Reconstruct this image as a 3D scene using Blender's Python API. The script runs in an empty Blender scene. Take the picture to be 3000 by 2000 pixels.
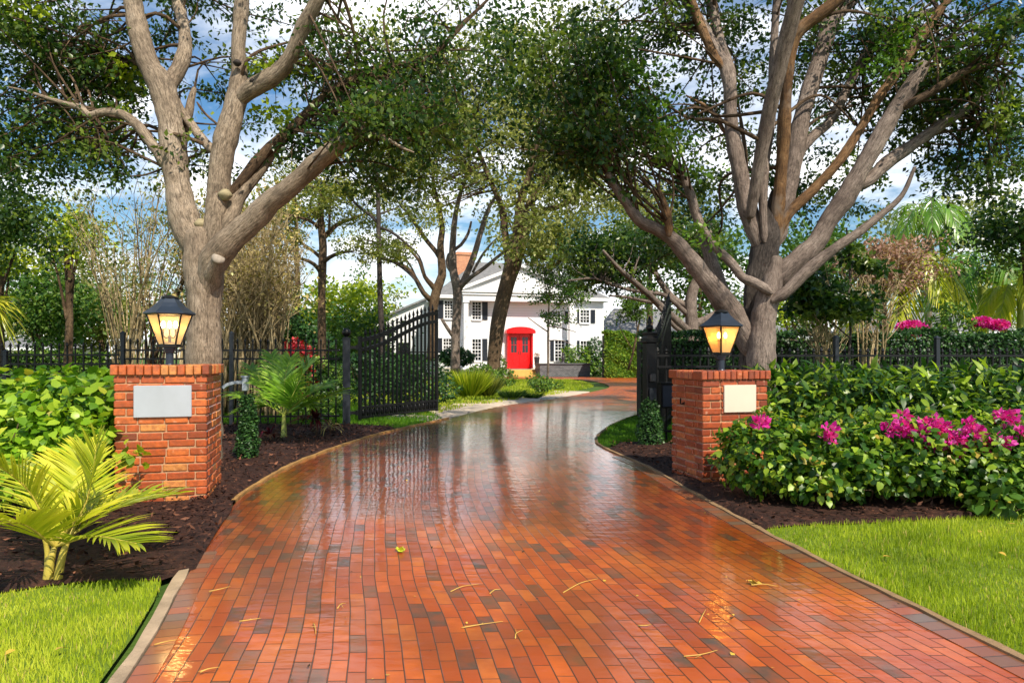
import bpy, math, random
import numpy as np
from mathutils import Vector, Matrix

SC = bpy.context.scene
COL = SC.collection
rng = np.random.default_rng(11)
random.seed(5)
F, H0, CX, CY = 2000.0, 1.4, 1500.0, 1045.0      # lens in photo pixels, eye height, horizon

def P(px, py, d):                       # photo pixel + chosen distance -> point in the world
    return np.array([(px - CX) / F * d, d, H0 - (py - CY) / F * d])
def G(px, py):                          # photo pixel of something on the ground -> point on the ground
    d = F * H0 / (py - CY)
    return np.array([(px - CX) / F * d, d, 0.0])
def Z5(x, y): return x / 1.568, y / 1.568
def Z6(x, y): return 1500 + x / 1.568, y / 1.568

# ------------------------------------------------------------------ mesh helpers
class MB:
    def __init__(s): s.v = []; s.f = []; s.t = []; s.b = []; s.uv = None
    def add(s, verts, faces, tint=0.5, bark=None):
        o = len(s.v)
        for i, p in enumerate(verts):
            s.v.append((float(p[0]), float(p[1]), float(p[2])))
            s.t.append(tint if not hasattr(tint, '__len__') else tint[i])
            s.b.append((0, 0, 0) if bark is None else bark[i])
        for f in faces: s.f.append(tuple(o + k for k in f))
    def box(s, x0, x1, y0, y1, z0, z1, tint=0.5):
        v = [(x0,y0,z0),(x1,y0,z0),(x1,y1,z0),(x0,y1,z0),(x0,y0,z1),(x1,y0,z1),(x1,y1,z1),(x0,y1,z1)]
        s.add(v, [(3,2,1,0),(4,5,6,7),(0,1,5,4),(1,2,6,5),(2,3,7,6),(3,0,4,7)], tint)
    def cbox(s, x0, x1, y0, y1, z0, z1, c=0.006, tint=0.5):      # box with chamfered edges
        X, Y, Z = (x0, x1), (y0, y1), (z0, z1)
        v = []; idx = {}
        for i in (0,1):
            for j in (0,1):
                for k in (0,1):
                    sx, sy, sz = (1,-1)[i]*c, (1,-1)[j]*c, (1,-1)[k]*c
                    idx[i,j,k,0] = len(v); v.append((X[i], Y[j]+sy, Z[k]+sz))
                    idx[i,j,k,1] = len(v); v.append((X[i]+sx, Y[j], Z[k]+sz))
                    idx[i,j,k,2] = len(v); v.append((X[i]+sx, Y[j]+sy, Z[k]))
        f = []
        q = [(0,0),(1,0),(1,1),(0,1)]
        for e in (0,1):
            f.append([idx[e,a,b,0] for a,b in q]); f.append([idx[a,e,b,1] for a,b in q]); f.append([idx[a,b,e,2] for a,b in q])
        for a in (0,1):
            for b in (0,1):
                f.append([idx[a,b,0,0],idx[a,b,1,0],idx[a,b,1,1],idx[a,b,0,1]])
                f.append([idx[a,0,b,0],idx[a,1,b,0],idx[a,1,b,2],idx[a,0,b,2]])
                f.append([idx[0,a,b,1],idx[1,a,b,1],idx[1,a,b,2],idx[0,a,b,2]])
                for k in (0,1): f.append([idx[a,b,k,0],idx[a,b,k,1],idx[a,b,k,2]])
        s.add(v, f, tint)
    def tube(s, pts, rad, n=10, cap=True, flute=0.0, tint=0.5, seed=0, rounded=False, rough=0.0):
        pts = np.asarray(pts, float); rad = np.asarray(rad, float)
        if rounded:
            t0 = pts[0]-pts[1]; t0 /= np.linalg.norm(t0)+1e-9; t1 = pts[-1]-pts[-2]; t1 /= np.linalg.norm(t1)+1e-9
            q = np.array([1.0,.92,.7,.38]); k_ = np.array([.08,.42,.74,.94])
            pts = np.vstack([pts[0]+t0*rad[0]*q[:,None]*.9, pts, pts[-1]+t1*rad[-1]*q[::-1][:,None]*.6])
            rad = np.concatenate([rad[0]*k_, rad, rad[-1]*k_[::-1]])
        T = np.gradient(pts, axis=0); T /= np.linalg.norm(T, axis=1)[:, None] + 1e-9
        u = np.cross(T[0], (0.13, 1, 0.21)); u /= np.linalg.norm(u)
        r_ = np.random.default_rng(abs(int(seed)))
        ph = r_.random(4) * 6.28
        V = []; B = []; L = 0.0
        a = np.arange(n) / n * 2 * math.pi
        R0 = float(rad.max())
        for i in range(len(pts)):
            u = u - T[i] * np.dot(u, T[i]); u /= np.linalg.norm(u)
            w = np.cross(T[i], u)
            if i: L += np.linalg.norm(pts[i] - pts[i-1])
            rr = rad[i] * (1 + flute * (np.sin(3*a + ph[0] + L*.7) + .6*np.sin(5*a + ph[1] - L*1.1) + .5*np.sin(2*a+ph[2]+L*2.3)))
            if rough: rr = rr*(1+rough*(np.sin(2*a+L*9+ph[3])*np.sin(L*6.1+ph[1])+.7*np.sin(4*a-L*13+ph[0])*np.sin(L*17+ph[2])))
            for k in range(n):
                V.append(pts[i] + rr[k] * (math.cos(a[k]) * u + math.sin(a[k]) * w))
                B.append((math.cos(a[k]) * R0 + ph[3], math.sin(a[k]) * R0, L + ph[0]))
        f = []
        for i in range(len(pts) - 1):
            for k in range(n):
                k2 = (k + 1) % n
                f.append((i*n+k, i*n+k2, (i+1)*n+k2, (i+1)*n+k))
        if cap:
            f.append(tuple(range(n-1, -1, -1))); m = (len(pts)-1)*n
            f.append(tuple(range(m, m+n)))
        s.add(V, f, tint, B)
    def bar(s, p, q, w, h=None, tint=0.5):                         # square bar from p to q
        p = np.asarray(p, float); q = np.asarray(q, float); h = h or w
        t = q - p; t /= np.linalg.norm(t)
        up = np.array([0,0,1.]) if abs(t[2]) < .9 else np.array([0,1.,0])
        a = np.cross(t, up); a /= np.linalg.norm(a); b = np.cross(a, t)
        v = [p + sa*a*w/2 + sb*b*h/2 for sa, sb in ((-1,-1),(1,-1),(1,1),(-1,1))] + [q + sa*a*w/2 + sb*b*h/2 for sa, sb in ((-1,-1),(1,-1),(1,1),(-1,1))]
        s.add(v, [(3,2,1,0),(4,5,6,7),(0,1,5,4),(1,2,6,5),(2,3,7,6),(3,0,4,7)], tint)
    def lathe(s, prof, c=(0,0,0), n=16, tint=0.5, rot=0.0, ):
        V = []; f = []
        for r, z in prof:
            for k in range(n):
                a = 2*math.pi*k/n + rot
                V.append((c[0] + r*math.cos(a), c[1] + r*math.sin(a), c[2] + z))
        for i in range(len(prof)-1):
            for k in range(n):
                k2 = (k+1) % n
                f.append((i*n+k, i*n+k2, (i+1)*n+k2, (i+1)*n+k))
        f.append(tuple(range(n-1,-1,-1))); m = (len(prof)-1)*n; f.append(tuple(range(m, m+n)))
        s.add(V, f, tint)

def root_of(o):
    while o.parent: o = o.parent
    return o
def link(name, me, mat, parent=None, smooth=False):
    if mat: me.materials.append(mat)
    if smooth: me.polygons.foreach_set('use_smooth', np.ones(len(me.polygons), bool))
    o = bpy.data.objects.new(name, me); COL.objects.link(o)
    if parent: o.parent = parent
    return o
def obj(name, mb, mat, parent=None, smooth=False, local=False, loc=None):
    v = np.array(mb.v, float)
    if parent is not None and not local:
        r = root_of(parent); M = np.array(Matrix.LocRotScale(r.location, r.rotation_euler, None).inverted())
        v = v @ M[:3,:3].T + M[:3,3]
    if loc is not None: v = v - np.array(loc, float)
    me = bpy.data.meshes.new(name); me.from_pydata(v.tolist(), [], mb.f)
    at = me.attributes.new('tint', 'FLOAT', 'POINT'); at.data.foreach_set('value', np.array(mb.t, 'f'))
    if any(b != (0,0,0) for b in mb.b):
        at = me.attributes.new('bark', 'FLOAT_VECTOR', 'POINT'); at.data.foreach_set('vector', np.array(mb.b, 'f').ravel())
    if mb.uv is not None:
        uvl = me.uv_layers.new(name='UVMap')
        li = np.empty(len(me.loops), int); me.loops.foreach_get('vertex_index', li)
        uvl.data.foreach_set('uv', np.asarray(mb.uv, 'f')[li].ravel())
    me.update()
    o = link(name, me, mat, parent, smooth)
    if loc is not None: o.location = loc
    return o
def inst(o, parent, loc=None):                    # a further object on the same mesh data
    c = o.copy(); COL.objects.link(c); c.parent = parent
    if loc is not None: c.location = loc
    return c
def npmesh(name, V, faces_n, idx, mat, parent=None, tint=None, smooth=False):
    """V (N,3) world, idx flat loop indices, all faces with faces_n corners"""
    V = np.asarray(V, 'f')
    if parent is not None:
        r = root_of(parent); M = np.array(Matrix.LocRotScale(r.location, r.rotation_euler, None).inverted())
        V = (V @ M[:3,:3].T + M[:3,3]).astype('f')
    me = bpy.data.meshes.new(name)
    nf = len(idx) // faces_n
    me.vertices.add(len(V)); me.vertices.foreach_set('co', V.ravel())
    me.loops.add(len(idx)); me.loops.foreach_set('vertex_index', np.asarray(idx, 'i'))
    me.polygons.add(nf); me.polygons.foreach_set('loop_start', np.arange(nf, dtype='i') * faces_n)
    me.polygons.foreach_set('loop_total', np.full(nf, faces_n, 'i'))
    if tint is not None:
        at = me.attributes.new('tint', 'FLOAT', 'POINT'); at.data.foreach_set('value', np.asarray(tint, 'f'))
    me.update(calc_edges=True); me.validate()
    return link(name, me, mat, parent, smooth)

def tag(o, label, cat, group=None, kind=None):
    if label: o['label'] = label
    if cat: o['category'] = cat
    if group: o['group'] = group
    if kind: o['kind'] = kind
    return o
def thing(name, label, cat, loc=(0,0,0), rz=0.0, group=None):
    o = bpy.data.objects.new(name, None); COL.objects.link(o)
    o.empty_display_size = .2
    o.location = [float(c) for c in loc]; o.rotation_euler = (0, 0, rz)
    return tag(o, label, cat, group)

def catmull(pts, step):
    pts = np.asarray(pts, float)
    Q = np.vstack([2*pts[0]-pts[1], pts, 2*pts[-1]-pts[-2]])
    out = []
    for i in range(1, len(Q)-2):
        L = np.linalg.norm(Q[i+1][:3]-Q[i][:3]); n = max(1, int(math.ceil(L/step)))
        for k in range(n):
            t = k/n
            out.append(.5*((2*Q[i]) + (-Q[i-1]+Q[i+1])*t + (2*Q[i-1]-5*Q[i]+4*Q[i+1]-Q[i+2])*t*t + (-Q[i-1]+3*Q[i]-3*Q[i+1]+Q[i+2])*t**3))
    out.append(Q[-2])
    return np.array(out)

def unit(n, r=None):
    r = r or rng
    v = r.normal(size=(n,3)); return v / np.linalg.norm(v, axis=1)[:,None]
def leaf_arrays(C, A, size, wid=.3, fold=.1, tint=None, up=None):
    """kite leaves with base at C along unit A; two triangles folded on the midrib"""
    n = len(C); size = np.broadcast_to(np.asarray(size, float), (n,))[:,None]
    W = up if up is not None else unit(n)
    B = np.cross(A, W); B /= np.linalg.norm(B, axis=1)[:,None] + 1e-9
    N = np.cross(A, B)
    V = np.empty((n,4,3))
    V[:,0] = C; V[:,2] = C + A*size
    V[:,1] = C + A*size*.42 + B*size*wid + N*size*fold
    V[:,3] = C + A*size*.42 - B*size*wid + N*size*fold
    base = (np.arange(n)*4)[:,None]
    idx = (base + np.array([0,1,2,0,2,3])).ravel()
    t = rng.random(n) if tint is None else tint
    return V.reshape(-1,3), idx, np.repeat(t, 4)
def leaf7(C, A, size, wid, fold, tint, up):
    """ovate leaf: outline of six points round a sunk midrib, tip bent down"""
    n = len(C); size = np.broadcast_to(np.asarray(size, float), (n,))[:,None]
    B = np.cross(A, up); B /= np.linalg.norm(B, axis=1)[:,None] + 1e-9
    N = np.cross(B, A); N *= np.sign((N*up).sum(1))[:,None]
    cur = (.10+.22*rng.random((n,1)))*size
    V = np.empty((n,7,3)); V[:,0] = C; V[:,6] = C + A*size*.45
    for i, (a, b) in enumerate(((.24,.85),(.60,.80))):
        V[:,1+i] = C + A*size*a + B*size*wid*b + N*(size*fold*b) - N*cur*a*a
        V[:,5-i] = C + A*size*a - B*size*wid*b + N*(size*fold*b) - N*cur*a*a
    V[:,3] = C + A*size*.97 - N*cur
    b = (np.arange(n)*7)[:,None]; I = (b+np.array([0,1,6, 1,2,6, 2,3,6, 3,4,6, 4,5,6, 5,0,6])).ravel()
    t = rng.random(n) if tint is None else tint
    return V.reshape(-1,3), I, np.repeat(t,7)
def leaves7(name, C, A, size, mat, parent, wid=.3, fold=.1, tint=None, up=None):
    V, I, T = leaf7(np.asarray(C), np.asarray(A), size, wid, fold, tint, up)
    return npmesh(name, V, 3, I, mat, parent, T, True)
def leaves(name, C, A, size, mat, parent, wid=.3, fold=.1, tint=None, up=None):
    V, I, T = leaf_arrays(np.asarray(C), np.asarray(A), size, wid, fold, tint, up)
    return npmesh(name, V, 3, I, mat, parent, T)
def clump_points(centers, rad, per, flat=.75, spray=False):
    n = len(centers)*per
    d = unit(n) * (rng.random(n)**.45)[:,None]
    rad = np.repeat(np.broadcast_to(np.asarray(rad, float), (len(centers),)), per)[:,None]
    o = d * rad; o[:,2] *= flat
    if spray:
        h = unit(len(centers)); h[:,2] = h[:,2]*.35-.15; h /= np.linalg.norm(h,axis=1)[:,None]; h = np.repeat(h, per, axis=0)
        al = (o*h).sum(1)[:,None]; o = (o-al*h)*.62 + h*al*1.75; o[:,2] -= .12*np.abs(al[:,0])
    return np.repeat(np.asarray(centers), per, axis=0) + o, d
def blob_centers(blobs):
    out = []
    for (c, r, n) in blobs:
        out.append(np.asarray(c) + unit(n) * (rng.random(n)**.5)[:,None] * np.asarray(r))
    return np.vstack(out)
def crown(name, centers, rad, per, size, mat, parent, droop=.35, wid=.3, flat=.75, spray=True):
    pts, d = clump_points(centers, rad, per, flat, spray)
    A = d*.8 + unit(len(pts))*.9; A[:,2] -= droop; A /= np.linalg.norm(A, axis=1)[:,None]
    ct = np.repeat(rng.random(len(centers)), per)
    t = np.clip(.68*ct + .32*rng.random(len(pts)), 0, 1)
    up = np.array([0,0,1.]) + unit(len(pts))*.9
    s = size * (.7 + .6*rng.random(len(pts)))
    return leaves(name, pts, A, s, mat, parent, wid, .08, t, up)

# ------------------------------------------------------------------ materials
class NT:
    def __init__(s, name):
        s.m = bpy.data.materials.new(name); s.m.use_nodes = True; s.t = s.m.node_tree; s.t.nodes.clear()
        s.out = s.t.nodes.new('ShaderNodeOutputMaterial')
    def n(s, typ, inp=None, **kw):
        nd = s.t.nodes.new('ShaderNode' + typ)
        for k, v in kw.items(): setattr(nd, k, v)
        for k, v in (inp or {}).items(): s.set(nd, k, v)
        return nd
    def set(s, nd, k, v):
        sock = nd.inputs[k]
        if isinstance(v, bpy.types.NodeSocket): s.t.links.new(v, sock)
        elif isinstance(v, bpy.types.Node): s.t.links.new(v.outputs[0], sock)
        else:
            if hasattr(v, '__len__') and len(v) == 3 and sock.type == 'RGBA': v = (*v, 1)
            sock.default_value = v
    def math(s, op, a, b=None, c=None):
        nd = s.n('Math', operation=op)
        for i, v in enumerate((a, b, c)):
            if v is not None: s.set(nd, i, v)
        return nd.outputs[0]
    def ramp(s, fac, stops, interp='LINEAR'):
        nd = s.n('ValToRGB'); cr = nd.color_ramp; cr.interpolation = interp
        while len(cr.elements) < len(stops): cr.elements.new(.5)
        for e, (p, c) in zip(cr.elements, stops): e.position = p; e.color = (*c, 1) if len(c) == 3 else c
        s.set(nd, 'Fac', fac); return nd.outputs[0]
    def noise(s, scale, detail=3, vec=None, rough=.55):
        nd = s.n('TexNoise', {'Scale': scale, 'Detail': detail, 'Roughness': rough})
        if vec is not None: s.set(nd, 'Vector', vec)
        return nd.outputs['Fac']
    def mix(s, fac, a, b, mode='MIX'):
        nd = s.n('Mix', data_type='RGBA', blend_type=mode)
        s.set(nd, 0, fac); s.set(nd, 6, a); s.set(nd, 7, b); return nd.outputs[2]
    def bump(s, h, strength=.3, dist=.02, normal=None):
        nd = s.n('Bump', {'Height': h, 'Strength': strength, 'Distance': dist})
        if normal is not None: s.set(nd, 'Normal', normal)
        return nd.outputs[0]
    def done(s, sh):
        s.t.links.new(sh.outputs[0] if isinstance(sh, bpy.types.Node) else sh, s.out.inputs[0]); return s.m
    def attr(s, name, what='Fac'): return s.n('Attribute', attribute_name=name).outputs[what]
    def obj(s): return s.n('TexCoord').outputs['Object']
    def geo(s): return s.n('NewGeometry').outputs['Position']

def m_leaf(name, dark, mid, light, trans=.3, rough=.42, spec=.35, old=None):
    k = NT(name)
    c = k.ramp(k.attr('tint'), [(0, dark), (.5, mid), (.955, light), (.985, tuple(min(.6, x*1.3) for x in light) if not old else old)])
    b = k.n('BsdfPrincipled', {'Base Color': c, 'Roughness': rough, 'Specular IOR Level': spec})
    t = k.n('BsdfTranslucent', {'Color': k.mix(1.0, c, (1.5, 1.6, .7), 'MULTIPLY')})
    return k.done(k.n('MixShader', {0: trans, 1: b.outputs[0], 2: t.outputs[0]}))
def m_plain(name, col, rough=.5, metal=0., var=.08, scale=6., bump=.0, spec=.4, coat=0.):
    k = NT(name)
    nz = k.noise(scale, 4, k.geo())
    c = k.mix(nz, tuple(x*(1-var*2) for x in col), tuple(min(1, x*(1+var*2)) for x in col))
    b = k.n('BsdfPrincipled', {'Base Color': c, 'Roughness': k.math('MULTIPLY_ADD', nz, .2, rough-.1), 'Metallic': metal, 'Specular IOR Level': spec, 'Coat Weight': coat})
    if bump: k.set(b, 'Normal', k.bump(k.noise(scale*12, 3, k.geo()), bump, .01))
    return k.done(b)
def m_bark(name, cols, furrow=.5, sc=1.0, blot=None):
    k = NT(name)
    v = k.n('Mapping', {'Vector': k.attr('bark', 'Vector'), 'Scale': (24*sc, 24*sc, 4.2*sc)}, vector_type='POINT').outputs[0]
    n1 = k.noise(1.6, 6, v, .62); n2 = k.noise(1.3, 3, k.geo()); n3 = k.noise(9, 3, k.geo())
    c = k.ramp(k.math('MULTIPLY_ADD', n2, .6, k.math('MULTIPLY', n3, .4)), [(.32, cols[0]), (.5, cols[1]), (.68, cols[2])])
    c = k.mix(k.ramp(n1, [(.36, (.7,.7,.7)), (.50, (0,0,0))]), c, tuple(x*.5 for x in cols[0]))
    c = k.mix(k.ramp(k.noise(5,4,k.geo()), [(.58,(0,0,0)),(.70,(.55,.55,.55))]), c, tuple(x*.62 for x in cols[0]))
    n5 = k.noise(2.6, 7, v, .6); ck = k.math('ABSOLUTE', k.math('SUBTRACT', n5, .5)); crack = k.ramp(ck, [(.006, (1,1,1)), (.030, (0,0,0))])
    c = k.mix(k.math('MULTIPLY', crack, .75), c, tuple(x*.28 for x in cols[0]))
    if blot: c = k.mix(k.ramp(k.noise(2.3, 4, k.geo()), [(.56, (0,0,0)), (.66, (.8,.8,.8))]), c, blot)
    b = k.n('BsdfPrincipled', {'Base Color': c, 'Roughness': .72, 'Specular IOR Level': .25})
    k.set(b, 'Normal', k.bump(k.math('SUBTRACT', n1, k.math('MULTIPLY', crack, .25)), furrow, .03))
    return k.done(b)

M = {}
M['leaf_dark']   = m_leaf('leaf_dark',   (.008,.030,.009), (.036,.088,.018), (.190,.250,.036), .40, .34, .45)
M['leaf_mid']    = m_leaf('leaf_mid',    (.022,.070,.012), (.070,.155,.022), (.200,.300,.040))
M['leaf_bright'] = m_leaf('leaf_bright', (.050,.130,.015), (.120,.240,.025), (.280,.380,.040))
M['leaf_lime']   = m_leaf('leaf_lime',   (.120,.210,.010), (.280,.370,.016), (.480,.500,.035))
M['leaf_olive']  = m_leaf('leaf_olive',  (.070,.098,.024), (.190,.215,.060), (.390,.390,.130), .4)
M['leaf_pine']   = m_leaf('leaf_pine',   (.055,.090,.022), (.160,.190,.034), (.360,.340,.060), .4)
M['leaf_straw']  = m_leaf('leaf_straw',  (.200,.155,.050), (.380,.300,.100), (.560,.460,.170), .2)
M['leaf_pink']   = m_leaf('leaf_pink',   (.220,.120,.080), (.340,.190,.140), (.420,.280,.200), .25)
M['leaf_red']    = m_leaf('leaf_red',    (.200,.006,.012), (.420,.015,.030), (.600,.060,.070), .25)
M['leaf_wine']   = m_leaf('leaf_wine',   (.020,.003,.004), (.055,.005,.008), (.120,.012,.018), .12)
M['leaf_hedge']  = m_leaf('leaf_hedge',  (.010,.035,.010), (.026,.080,.020), (.070,.160,.035), .2)
M['leaf_bush']   = m_leaf('leaf_bush',   (.012,.048,.007), (.060,.155,.012), (.330,.460,.035), .36, .38, .35, (.42,.30,.05))
M['leaf_bush_lime'] = m_leaf('leaf_bush_lime', (.070,.170,.008), (.190,.350,.016), (.450,.580,.045), .36, .36, .4)
M['leaf_bush_deep'] = m_leaf('leaf_bush_deep', (.008,.034,.007), (.036,.105,.012), (.280,.400,.034), .36, .36, .4)
M['leaf_bush_mid'] = m_leaf('leaf_bush_mid', (.030,.100,.008), (.110,.240,.014), (.360,.500,.040), .36, .36, .4, (.46,.40,.05))
M['petal']       = m_leaf('petal',       (.400,.006,.190), (.640,.015,.360), (.780,.100,.500), .4)
M['palm_lime']   = m_leaf('palm_lime',   (.150,.230,.012), (.430,.460,.020), (.680,.600,.055), .3, .3, .5)
M['palm_green']  = m_leaf('palm_green',  (.060,.160,.015), (.140,.290,.030), (.300,.430,.060), .3, .3, .5)
M['palm_bright'] = m_leaf('palm_bright', (.080,.200,.015), (.220,.400,.035), (.460,.580,.090), .35, .3, .5)
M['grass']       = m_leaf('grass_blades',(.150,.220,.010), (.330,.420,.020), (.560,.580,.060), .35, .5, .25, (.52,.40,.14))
M['grass_shaded']  = m_leaf('grass_shade', (.040,.120,.008), (.090,.230,.012), (.180,.330,.022), .35, .5, .25)  # shaded copy of the grass, tree shade put into its colour
M['chip']        = m_leaf('bark_chips',  (.010,.004,.003), (.042,.016,.009), (.150,.062,.034), .0, .7, .2)
M['bark_tan']  = m_bark('bark_tan',  ((.170,.126,.088), (.315,.243,.172), (.440,.355,.268)), .65)
M['bark_grey'] = m_bark('bark_grey', ((.120,.088,.072), (.235,.182,.150), (.360,.292,.245)), .7)
M['bark_rough']= m_bark('bark_rough',((.035,.027,.024), (.085,.068,.058), (.160,.130,.110)), 1.0)
M['bark_orange']=m_bark('bark_orange',((.100,.050,.022), (.205,.110,.046), (.310,.195,.105)), .7, blot=(.22,.17,.13))
M['bark_brown']= m_bark('bark_brown',((.055,.032,.017), (.125,.078,.042), (.220,.150,.088)), .8)
M['bark_straw']= m_bark('bark_straw',((.230,.165,.075), (.430,.330,.170), (.580,.480,.290)), .4)
M['black_metal'] = m_plain('black_metal', (.0045,.0045,.005), .42, 0., .2, 9, 0, .35)
M['dark_steel']  = m_plain('dark_steel', (.022,.027,.034), .4, .2, .1, 7)
M['lantern_roof']= m_plain('lantern_roof', (.030,.042,.062), .36, .35, .1, 9)
M['gunmetal']    = m_plain('gunmetal', (.070,.068,.066), .36, .4, .12, 9)
M['grey_plastic']= m_plain('grey_plastic', (.28,.32,.36), .4, 0., .08, 8)
M['white_paint'] = m_plain('white_paint', (.82,.83,.84), .5, 0., .02, 3)
M['cream_paint'] = m_plain('cream_paint', (.70,.63,.52), .6, 0., .04, 1)
M['red_paint']   = m_plain('red_paint', (.72,.006,.008), .3, 0., .03, 4, 0, .5)
M['shutter']     = m_plain('shutter_paint', (.018,.024,.036), .45, 0., .1, 5)
M['plaque_grey'] = m_plain('plaque_grey', (.44,.47,.51), .32, .25, .07, 5, .05)
M['plaque_cream']= m_plain('plaque_cream', (.62,.55,.43), .42, 0., .04, 4, .05)
M['gold_wood']   = m_plain('gold_wood', (.62,.36,.10), .45, 0., .12, 5)
M['dark_stone']  = m_plain('dark_stone', (.095,.10,.11), .7, 0., .2, 3, .3)
M['pale_stone']  = m_plain('pale_stone', (.55,.50,.42), .8, 0., .12, 2, .3)
M['terracotta']  = m_plain('terracotta', (.30,.11,.05), .6, 0., .12, 8)
M['dark_pot']    = m_plain('dark_pot', (.04,.035,.04), .4, 0., .12, 8)
M['concrete']    = m_plain('kerb_concrete', (.38,.28,.18), .75, 0., .3, 7, .6)
M['edging']      = m_plain('edging_stone', (.34,.19,.06), .6, 0., .4, 11, .6)
M['sand_edge']   = m_plain('sandy_edging', (.27,.17,.085), .7, 0., .25, 10, .5)
M['sand']        = m_plain('pale_sand', (.52,.43,.33), .85, 0., .18, 1.6, .5)
M['dead_leaf']   = m_plain('dead_leaf', (.55,.36,.05), .55, 0., .2, 12)
M['lime_leaf']   = m_plain('lime_leaf', (.50,.52,.03), .5, 0., .2, 12)
M['straw_needle']= m_plain('straw_needle', (.52,.33,.07), .5, 0., .2, 12)
M['wood_cut']    = m_plain('cut_wood', (.30,.255,.205), .85, 0., .25, 24, .6)
M['moss']        = m_plain('mossy_knot', (.31,.26,.15), .85, 0., .25, 14, .6)

def m_glass(name, tint, alpha, rough):
    k = NT(name)
    tr = k.n('BsdfTransparent', {'Color': tint})
    fr = k.n('BsdfPrincipled', {'Base Color': tint, 'Roughness': rough, 'Specular IOR Level': .6})
    tl = k.n('BsdfTranslucent', {'Color': tint})
    a = k.n('MixShader', {0: .11, 1: fr.outputs[0], 2: tl.outputs[0]})
    return k.done(k.n('MixShader', {0: alpha, 1: tr.outputs[0], 2: a.outputs[0]}))
M['glass_clear'] = m_glass('lantern_glass_clear', (.95,.92,.84), .16, .05)
M['glass_frost'] = m_glass('lantern_glass_frosted', (.88,.62,.28), .55, .2)
M['glass_side']  = m_glass('lantern_glass_side', (.84,.72,.48), .66, .15)
def m_emit(name, col, st):
    k = NT(name); return k.done(k.n('Emission', {'Color': col, 'Strength': st}))
M['bulb'] = m_emit('lit_bulb', (1.0, .60, .22), 75.0)
def m_window():
    k = NT('window_glass')
    b = k.n('BsdfPrincipled', {'Base Color': (.010,.012,.016), 'Roughness': .06, 'Specular IOR Level': .7})
    return k.done(b)
M['pane'] = m_window()

def m_siding(name='white_siding', col=(.83,.84,.86)):
    k = NT(name)
    z = k.n('SeparateXYZ', {0: k.obj()}).outputs[2]
    fr = k.math('FRACT', k.math('MULTIPLY', z, 1/.2))
    c = k.mix(k.math('LESS_THAN', fr, .09), col, tuple(x*.72 for x in col))
    c = k.mix(k.math('MULTIPLY', k.noise(.7, 4, k.obj()), .12), c, (.6,.6,.62))
    b = k.n('BsdfPrincipled', {'Base Color': c, 'Roughness': .55})
    k.set(b, 'Normal', k.bump(fr, .5, .03))
    return k.done(b)
M['siding'] = m_siding()
def m_shingle(name, a, b_):
    k = NT(name)
    br = k.n('TexBrick', {'Vector': k.obj(), 'Color1': a, 'Color2': b_, 'Mortar': tuple(x*.5 for x in a), 'Scale': 2.2, 'Mortar Size': .03})
    nz = k.noise(3, 5, k.obj())
    b = k.n('BsdfPrincipled', {'Base Color': k.mix(k.math('MULTIPLY', nz, .6), br.outputs[0], b_), 'Roughness': .85})
    k.set(b, 'Normal', k.bump(nz, .4, .03))
    return k.done(b)
M['shingle'] = m_shingle('grey_shingles', (.13,.135,.14), (.24,.24,.245))
def m_chimney():
    k = NT('chimney_brick')
    mp = k.n('Mapping', {'Vector': k.obj(), 'Rotation': (math.pi/2, 0, 0)}).outputs[0]
    br = k.n('TexBrick', {'Vector': mp, 'Color1': (.42,.15,.07), 'Color2': (.55,.24,.11), 'Mortar': (.5,.38,.28), 'Scale': 3.2, 'Mortar Size': .02})
    return k.done(k.n('BsdfPrincipled', {'Base Color': br.outputs[0], 'Roughness': .8}))
M['chimney'] = m_chimney()
def m_planter():
    k = NT('planter_stone')
    mp = k.n('Mapping', {'Vector': k.obj(), 'Rotation': (math.pi/2, 0, 0)}).outputs[0]
    br = k.n('TexBrick', {'Vector': mp, 'Color1': (.09,.095,.105), 'Color2': (.17,.17,.18), 'Mortar': (.05,.05,.055), 'Scale': 3.0, 'Mortar Size': .03})
    return k.done(k.n('BsdfPrincipled', {'Base Color': br.outputs[0], 'Roughness': .75}))
M['planter'] = m_planter()

def m_pillar(name, stops):
    k = NT(name)
    c = k.ramp(k.attr('tint'), stops)
    nz = k.noise(22, 5, k.obj()); n2 = k.noise(4, 3, k.obj())
    c = k.mix(k.ramp(nz, [(.35, (.5,.5,.5)), (.6, (0,0,0))]), c, (.16,.045,.02))
    c = k.mix(k.ramp(k.noise(11, 4, k.obj()), [(.66, (0,0,0)), (.74, (.45,.45,.45))]), c, (.62,.42,.28))
    b = k.n('BsdfPrincipled', {'Base Color': c, 'Roughness': k.math('MULTIPLY_ADD', n2, .4, .18), 'Specular IOR Level': .5, 'Coat Weight': .45, 'Coat Roughness': .12})
    k.set(b, 'Normal', k.bump(nz, .35, .012))
    return k.done(b)
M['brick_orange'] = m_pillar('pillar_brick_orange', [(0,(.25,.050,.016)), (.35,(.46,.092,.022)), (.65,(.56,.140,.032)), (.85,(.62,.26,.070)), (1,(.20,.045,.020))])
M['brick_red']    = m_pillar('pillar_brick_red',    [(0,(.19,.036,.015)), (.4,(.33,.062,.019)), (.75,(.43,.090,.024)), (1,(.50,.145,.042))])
M['mortar'] = m_plain('mortar', (.42,.24,.13), .85, 0., .2, 20, .4)

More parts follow.
